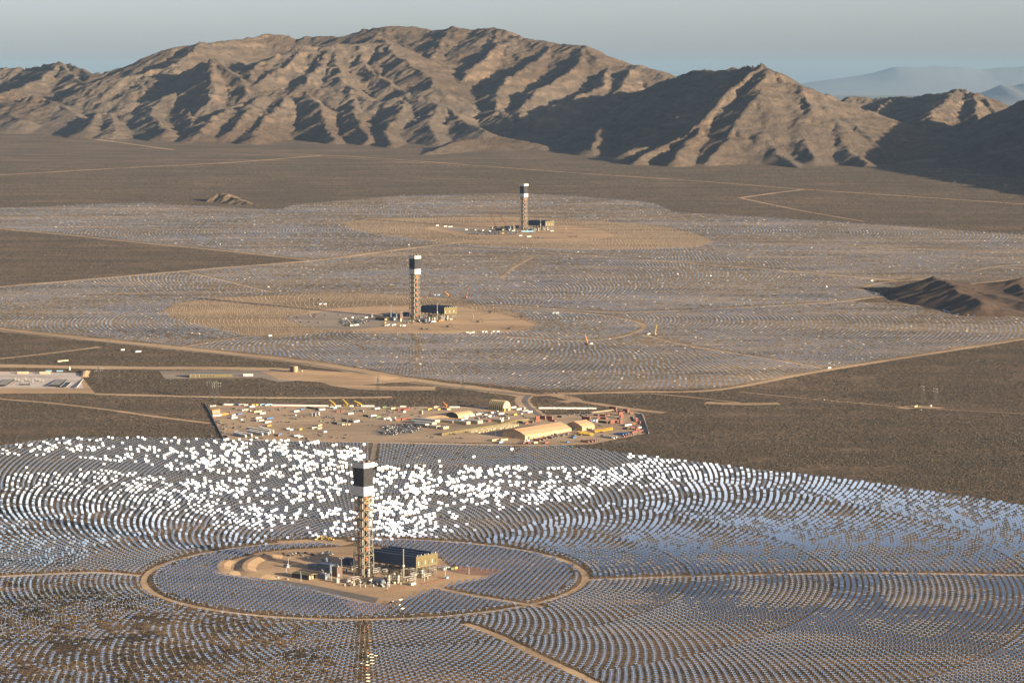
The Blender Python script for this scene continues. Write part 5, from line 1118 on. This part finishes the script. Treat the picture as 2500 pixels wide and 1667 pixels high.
def excavator(pos, rz, label, col='dark', sc=1.3):
    root = empty('excavator', pos, rz); g = MB()
    for s in (-1.2, 1.2): g.box((0, s, 0), (4.2, .7, 1.0), 'black')
    g.build('tracks', root); g = MB(); g.box((-.4, 0, 1.0), (3.6, 2.6, 1.4), col); g.box((.9, .8, 1.2), (1.4, 1.0, 1.9), 'glass'); g.build('cab', root)
    g = MB(); g.bar((1.2, 0, 1.8), (3.8, 0, 5.0), .7, col); g.bar((3.8, 0, 5.0), (7.4, 0, 5.2), .6, col); g.bar((7.4, 0, 5.2), (8.0, 0, 1.6), .5, col); g.build('arm', root)
    g = MB(); g.box((7.9, 0, .3), (1.2, 1.3, 1.3), 'black', 0, .7); g.build('bucket', root); root.scale = (sc,) * 3; tag(root, label, 'excavator')
for (u, v, lb) in ((1092, 799, 'dark excavator on the bare pad, left one of three in front of the middle condenser'), (1166, 787, 'dark excavator on the bare pad, middle one of three right of the middle tower'), (1242, 804, 'dark excavator on the bare pad, rightmost of three beside the mirrors'), (1196, 764, 'dark excavator at the back rim of the middle pad'), (1272, 775, 'dark excavator at the right rim of the middle pad')):
    p = G(u, v); excavator((p[0], p[1], p[2] + .3), R(-10), lb)
for k, (u, v) in enumerate(((772, 1319), (786, 1318), (803, 1319), (812, 1320))):
    p = G(u, v); excavator((p[0], p[1], p[2] + .3), R(20 + 70 * k), ['yellow loader, leftmost of the four on the dirt behind the nearest tower', 'yellow loader, second from left of the four behind the nearest tower', 'yellow loader, third from left of the four behind the nearest tower', 'yellow loader, rightmost of the four behind the nearest tower'][k], 'yellow', .9)
# ------------------------------------------------------------------ copies of the power block at the two far towers
def shift_block(T, near, swap):
    for o in BLK:
        c = copy_tree(o); d = np.array(o.location) - np.array(tower.location); x, y = T[0] + d[0], T[1] + d[1]; c.location = (x, y, float(zg(y)) + .3)
        if o in (tower, acc): c.rotation_euler.z = -PHI - R(4)
        lab = o['label']
        for a_, b_ in swap: lab = lab.replace(a_, b_)
        c['label'] = lab
        if 'group' in o.keys():
            gp = o['group']
            for a_, b_ in swap: gp = gp.replace(a_, b_)
            c['group'] = gp
def fixl(w_): return [('nearest', w_), ('the dark condenser', f'the {w_} condenser'), ('beside the shadowed basin', f'at the left edge of the {w_} plant'), ('its vent stack', 'its vent stack'), ('by the grey road', f'at the left of the {w_} plant'), ('of the turbine building', f'of the {w_} turbine building'), ('behind the turbine building', f'behind the {w_} turbine building')]
shift_block(T2, T1, fixl('middle')); shift_block(T3, T1, fixl('farthest'))
def spot(u, v, k, L_=8, d='b', lab=''):
    p = G(u, v); container(CN[k], L_, 2.7, (p[0], p[1], p[2] + .36), A_ if d == 'a' else B_, lab, lab)
for u, v, k, L_, w_ in [(782, 744, 'w', 9, 'on the cleared circle far left of the middle tower'), (793, 744, 'w', 9, 'on the cleared circle far left of the middle tower'), (843, 780, 'w', 6, 'by the middle car park'), (860, 777, 'w', 6, 'by the middle car park'), (893, 777, 'w', 9, 'by the middle car park'), (858, 796, 'w', 10, 'by the middle car park'), (870, 795, 'w', 14, 'by the middle car park'),
    (949, 795, 'w', 7, 'in the row below the middle tower'), (961, 795, 'w', 12, 'in the row below the middle tower'), (978, 797, 'w', 6, 'in the row below the middle tower'), (986, 797, 'w', 9, 'in the row below the middle tower'), (940, 790, 'y', 5, 'in the row below the middle tower'), (942, 796, 'g', 10, 'in the row below the middle tower'), (1058, 787, 'w', 14, 'under the middle stack'), (1075, 785, 'o', 12, 'under the middle stack'), (1100, 781, 'c', 10, 'under the middle condenser'),
    (1140, 814, 'w', 9, 'at the front rim of the middle pad'), (1147, 815, 'w', 6, 'at the front rim of the middle pad'), (1154, 813, 'w', 8, 'at the front rim of the middle pad'), (1179, 812, 'w', 8, 'at the front rim of the middle pad'), (1186, 812, 'w', 6, 'at the front rim of the middle pad'), (1205, 811, 'w', 8, 'at the front rim of the middle pad'), (1215, 811, 'w', 8, 'at the front rim of the middle pad'), (1063, 722, 'w', 9, 'at the back rim of the middle circle'), (1070, 722, 's', 9, 'at the back rim of the middle circle'),
    (1352, 766, 'w', 10, 'on the track in the mirrors right of the middle pad'), (1360, 766, 'w', 10, 'on the track in the mirrors right of the middle pad'), (1584, 817, 'w', 10, 'beside the tall yellow crane'), (1443, 841, 'w', 8, 'beside the orange crane in the mirrors'), (659, 821, 'w', 9, 'on the track left below the middle pad'), (2024, 900, 'w', 10, 'at the right boundary road'), (2128, 687, 'w', 10, 'by the field notch near the dark hills'),
    (1067, 552, 'w', 12, 'left of the farthest car park'), (1087, 554, 'w', 14, 'left of the farthest car park'), (1099, 555, 'w', 18, 'left of the farthest car park'), (1138, 562, 'w', 10, 'by the farthest car park'), (1160, 563, 'w', 6, 'by the farthest car park'), (1179, 564, 'w', 8, 'by the farthest car park'), (1196, 566, 'w', 8, 'by the farthest car park'), (1252, 565, 'w', 9, 'at the foot of the farthest tower'), (1270, 577, 'w', 14, 'in front of the farthest tower'), (1291, 579, 'w', 18, 'in front of the farthest tower'), (1227, 571, 'o', 10, 'in front of the farthest plant'), (1347, 565, 'w', 14, 'under the farthest condenser'),
    (299, 856, 'w', 9, 'beside the asphalt road at left'), (337, 860, 'w', 14, 'beside the asphalt road at left'), (153, 883, 'c', 26, 'lying in the scrub at left'), (2235, 994, 'c', 9, 'on the dirt patch in the right desert'), (2272, 993, 'w', 4, 'on the dirt patch in the right desert')]:
    spot(u, v, k, L_, 'b', f'{CNAME.get(CN[k], CN[k])} container {w_}')
for u, v, k, L_ in ((1078, 1391, 'w', 9), (1083, 1389, 'w', 9), (1089, 1388, 'w', 9)): spot(u, v, k, L_, 'a', 'white container with shaded flank, beyond the nearest condenser')
spot(1103, 1391, 'n', 5, 'b', 'green container at the right tip of the nearest plant'); spot(1112, 1389, 'y', 5, 'b', 'yellow container at the right tip of the nearest plant'); spot(1091, 1413, 's', 4, 'b', 'small light blue container by the orange barriers'); spot(1008, 1428, 'w', 8, 'b', 'white container at the front of the nearest plant')
p = G(1288, 567); container('skyblue', 34, 4, (p[0], p[1], p[2] + .4), 0.05, 'long bright blue covered load at the foot of the farthest tower', None)
for (u0, u1, v, cnt, lb) in ((1030, 1062, 803, 12, 'on the bare pad below the middle tower'), (980, 1060, 788, 30, 'along the front of the middle plant'), (1215, 1300, 570, 26, 'along the front of the farthest plant'), (1302, 1345, 583, 12, 'in the dark row before the farthest tower'), (1390, 1440, 578, 14, 'in the dark row right of the farthest tower'), (750, 790, 733, 14, 'on the cleared circle behind the middle car park'), (700, 725, 774, 8, 'at the left tip of the middle gravel lot'), (1375, 1400, 570, 6, 'on the bare pad right of the farthest tower')):
    for k in range(int(cnt * .7)): p = G(rp.uniform(u0, u1), v + rp.uniform(-2, 2)); place_kind('material_pile', (p[0], p[1], p[2] + .4), rp.uniform(0, 3), lb)
# ------------------------------------------------------------------ substation, offices, tanks at the left
def rot0(name, u, v, f, label, cat, rz=0.0, dz=.5, grp=None): p = G(u, v); g = MB(); f(g); o = g.build(name, loc=(p[0], p[1], p[2] + dz), rz=rz); tag(o, label, cat, grp); return o
def bank(g):
    for k in range(5): g.box((k * 3.6 - 7.2, 0, 0), (2.4, 95, 2.6), 'dark'); g.box((k * 3.6 - 5.4, 0, 0), (.5, 95, 1.2), 'lightgrey')
def bank_obj(u, label, cnt=5):
    p = G(u, 936); root = empty('equipment_bank', (p[0], p[1], p[2] + .5), 0)
    for k in range(5): g = MB(); g.box((k * 3.4 - 6.8, 0, 0), (2.2, 92, 2.4), 'black'); g.box((k * 3.4 - 6.8, 0, 2.4), (.5, 92, .3), 'lightgrey'); g.build('dark_row', root)
    tag(root, label, 'equipment bank')
bank_obj(13, 'bank of five dark rows at the left edge of the pale pad'); bank_obj(142, 'bank of five dark rows beside the dark lined basin')
rot0('lined_basin', 165, 936, lambda g: (g.box((0, 0, 0), (10.5, 118, .3), 'liner'), g.box((5.4, 0, 0), (.6, 118, .8), 'lightgrey'), g.box((-5.4, 0, 0), (.6, 118, .8), 'lightgrey')), 'dark blue lined basin across the pale concrete pad', 'basin', R(2))
rot0('berm_wall', 196, 937, lambda g: g.box((0, 0, 0), (.8, 125, 2.2), 'lightgrey'), 'grey edge wall at the right end of the pale pad', 'wall', R(4))
for u, lb in ((33, 'mast'), (72, 'mast')):
    rot0('light_mast', u, 939, lambda g: (g.cyl((0, 0, 0), .35, 15, 'dark', 6, .2), g.box((0, 0, 0), (1.6, 1.6, 1.2), 'orange'), g.box((0, 0, 15), (2.4, .5, .6), 'grey')), 'thin dark mast on the pale pad, ' + ('left one' if u < 50 else 'right one'), 'mast')
for u, lb in ((56, 'cream substation building, left one'), (110, 'cream substation building, right one')):
    p = G(u, 913); root = empty('substation_building', (p[0], p[1], p[2] + .5), R(-4)); g = MB(); g.box((0, 0, 0), (18, 7, 3.6), 'cream'); g.build('wall', root); g = MB(); g.box((0, 0, 3.6), (18.5, 7.5, .3), 'lightgrey'); g.build('roof', root)
    for k in range(4): g = MB(); g.box((-6 + k * 4, -3.55, 1.4), (1, .1, 1), 'glass'); g.build('window', root)
    tag(root, lb + ' along the back of the pale pad', 'building')
for k, (u, w_) in enumerate(((119, 11), (146, 11))):
    p = G(u, 908); container('skyblue', w_, 2.7, (p[0], p[1], p[2] + .5), R(-3), f'light blue container behind the pale pad, {"left" if k == 0 else "right"} one', None)
rot0('water_tank', 170, 904, lambda g: g.cyl((0, 0, 0), 1.5, 5.5, 'white', 12, cap=.6), 'small upright white tank behind the pale pad', 'tank')
for k in range(9):
    rot0('switchgear', 38 + k * 8.5, 929 + (k % 3) * 2, lambda g: (g.box((0, 0, 0), (3, 2, 2), 'grey'), [g.cyl((x, 0, 2), .2, 2.2, 'lightgrey', 6) for x in (-1, 0, 1)], g.bar((-2.5, 0, 5), (2.5, 0, 5), .2, 'steel'), g.bar((-2.4, 0, 0), (-2.4, 0, 5), .2, 'steel'), g.bar((2.4, 0, 0), (2.4, 0, 5), .2, 'steel')), 'grey switchgear unit in the middle of the pale pad', 'switchgear', 0, .5, 'switchgear units on the pale pad')
for k in range(6): rot0('loader', 50 + k * 4.5, 941, lambda g: (g.box((0, 0, .5), (4, 2, 1.2), 'dark'), g.box((-.6, 0, 1.7), (1.5, 1.6, 1.2), 'glass'), g.bar((1.5, 0, 1.2), (3.4, 0, 2.2), .4, 'orange')), 'dark machine in the short row at the front of the pale pad', 'machine', k, .5, 'dark machines at the front of the pale pad')
p = G(495, 921); root = empty('admin_building', (p[0], p[1], p[2] + .5), R(6)); g = MB(); g.box((0, 0, 0), (46, 13, 6.2), 'olive'); g.box((34, 4, 0), (34, 11, 5), 'olive'); g.build('wall', root); g = MB(); g.box((0, 0, 6.2), (46.8, 13.8, .4), 'bluegrey'); g.box((34, 4, 5), (34.8, 11.8, .4), 'bluegrey'); g.build('roof', root)
for k in range(8): g = MB(); g.box((-19 + k * 5.4, -6.55, 1.4), (2.6, .12, 2.2), 'dark'); g.build('window', root)
for k in range(3): g = MB(); g.box((-20 + k * 7, -6.6, 0), (.5, .3, 6.2), 'cream'); g.build('column', root)
tag(root, 'long olive office building with blue roof in its own yard at left', 'building')
p = G(606, 919); root = empty('site_trailer', (p[0], p[1], p[2] + .5), R(3)); g = MB(); g.box((0, 0, .6), (17, 4, 3.6), 'white'); g.build('body', root); g = MB()
for k in range(4): g.box((-6 + k * 4, -2.03, 2), (1.3, .06, 1.1), 'lightgrey')
g.build('window', root); tag(root, 'white trailer right of the long olive building', 'trailer')
def tank(u, v, r, h, mt, lab):
    p = G(u, v); root = empty('water_tank', (p[0], p[1], p[2] + .4)); g = MB(); g.cyl((0, 0, 0), r, h, mt, 24, cap=r * .12); g.build('shell', root); g = MB()
    for k in range(10): g.bar((r + .3, .3, k * h / 10), (r + .3, -.3, k * h / 10), .12, 'grey')
    g.bar((r + .3, .35, 0), (r + .3, .35, h), .12, 'grey'); g.bar((r + .3, -.35, 0), (r + .3, -.35, h), .12, 'grey'); g.build('ladder', root); tag(root, lab, 'tank')
tank(721, 910, 4.8, 11.5, 'tan', 'large tan water tank, right one of the pair by the road'); tank(713, 908, 3.6, 10.5, 'tan', 'narrower tan water tank, left one of the pair by the road'); tank(737, 910, 1.8, 4, 'cream', 'small cream tank just right of the tan tanks')
# ------------------------------------------------------------------ pylons, poles
def make_pylon(H=34):
    root = empty('transmission_tower', (0, 0, 0)); g = MB(); m_ = 'pylon'; w0, w1 = 4.0, 1.0; n = 7
    for k in range(n):
        z0, z1 = H * .85 * k / n, H * .85 * (k + 1) / n; a0 = w0 + (w1 - w0) * k / n; a1 = w0 + (w1 - w0) * (k + 1) / n
        cs = [(-1, -1), (1, -1), (1, 1), (-1, 1)]
        for i in range(4):
            (ax, ay), (bx, by) = cs[i], cs[(i + 1) % 4]; g.bar((ax * a0, ay * a0, z0), (ax * a1, ay * a1, z1), .24, m_); g.bar((ax * a0, ay * a0, z0), (bx * a1, by * a1, z1), .13, m_); g.bar((bx * a0, by * a0, z0), (ax * a1, ay * a1, z1), .13, m_)
    g.bar((0, 0, H * .85), (0, 0, H), .5, m_); g.build('lattice_body', root)
    for z in (.70, .84): 
        g = MB(); g.bar((-8, 0, H * z), (8, 0, H * z), .28, m_); g.bar((-8, 0, H * z), (0, 0, H * (z + .07)), .25, m_); g.bar((8, 0, H * z), (0, 0, H * (z + .07)), .25, m_)
        for x in (-7.6, -3.8, 3.8, 7.6): g.bar((x, 0, H * z), (x, 0, H * z - 2), .3, 'lightgrey')
        g.build('cross_arm', root)
    return root
PYL = [(517, 974, 'left one of the pair behind the laydown yard fence'), (529, 977, 'right one of the pair behind the laydown yard fence'), (241, 938, 'beside the pale pad at left'), (923, 966, 'above the middle of the yard back wall'), (1130, 966, 'in the scrub left of the road bend'), (1385, 975, 'in the scrub right of the road bend'), (1720, 978, 'alone in the right desert'), (2253, 984, 'left one of the pair in the far right desert'), (2284, 990, 'right one of the pair in the far right desert'), (265, 845, 'beside the road at the left edge of the middle field'),
       (2330, 462, 'on the shadowed strip at the far right'), (2455, 470, 'at the far right edge beyond the fields')]
py0 = make_pylon()
for k, (u, v, lb) in enumerate(PYL):
    o = py0 if k == 0 else copy_tree(py0); p = G(u, v); o.location = (p[0], p[1], p[2]); o.rotation_euler.z = R(20 + 11 * k); tag(o, f'grey lattice transmission tower {lb}', 'pylon')
pole0 = None
for k in range(26):
    if k < 17:
        u = 28 + k * 56.5; pts_ = D((0, 745), (135, 760), (560, 806), (760, 830), (960, 862)); v = np.interp(u, [a for a, b in pts_], [b for a, b in pts_]); wh = 'along the asphalt road left of the yard'
    else: u = 820 + (k - 17) * 78; v = 1070 - (k % 2) * 8; wh = 'along the front of the laydown yard'
    p = G(u, v)
    if pole0 is None:
        pole0 = o = empty('utility_pole', (0, 0, 0)); g = MB(); g.cyl((0, 0, 0), .28, 13, 'brown', 6, .18); g.build('pole', o); g = MB(); g.bar((-1.3, 0, 12), (1.3, 0, 12), .2, 'brown'); g.build('cross_arm', o)
    else: o = copy_tree(pole0)
    o.location = (p[0], p[1], p[2]); o.rotation_euler.z = k; tag(o, f'wooden utility pole {wh}', 'utility pole', f'utility poles {wh}')
# ------------------------------------------------------------------ earth berms round the basin of the nearest plant
def berm(name, pts, wtop, wbot, h, mt):
    P = smooth_line([np.array(G(u, v)[:2]) for u, v in pts]); vs = []; fs = []
    for i, p in enumerate(P):
        t = P[min(i + 1, len(P) - 1)] - P[max(i - 1, 0)]; t /= np.linalg.norm(t); n = np.array([-t[1], t[0]]); e = min(i, len(P) - 1 - i, 3) / 3
        for s, z in ((-wbot, 0), (-wtop, h * e), (wtop, h * e), (wbot, 0)): q = p + n * s; vs.append((q[0], q[1], float(zg(q[1])) + z + .1))
    for i in range(len(P) - 1):
        for k in range(3): fs.append((4 * i + k, 4 * i + k + 1, 4 * i + 5 + k, 4 * i + 4 + k))
    me = bpy.data.meshes.new(name); me.from_pydata(vs, [], fs); me.materials.append(M[mt]); me.update()
    if sum(p.normal.z for p in me.polygons) < 0: me.flip_normals()
    o = bpy.data.objects.new(name, me); COL.objects.link(o); tag(o, kind='structure')
berm('earth_berm', [(690, 1359), (640, 1361), (607, 1374), (598, 1392), (620, 1402), (680, 1413)], 3, 13, 2.8, 'graded')
berm('earth_berm', [(560, 1366), (540, 1380), (545, 1394), (590, 1402)], 4, 12, 2.2, 'graded')
berm('earth_berm', [(700, 905), (790, 912), (880, 918), (960, 926)], 8, 26, 3.5, 'graded'); berm('earth_berm', [(1010, 1028), (1060, 1018), (1100, 1018)], 5, 14, 2.5, 'graded'); berm('earth_berm', [(212, 905), (205, 915), (206, 921)], 2, 8, 4, 'graded')
bpy.context.view_layer.update()
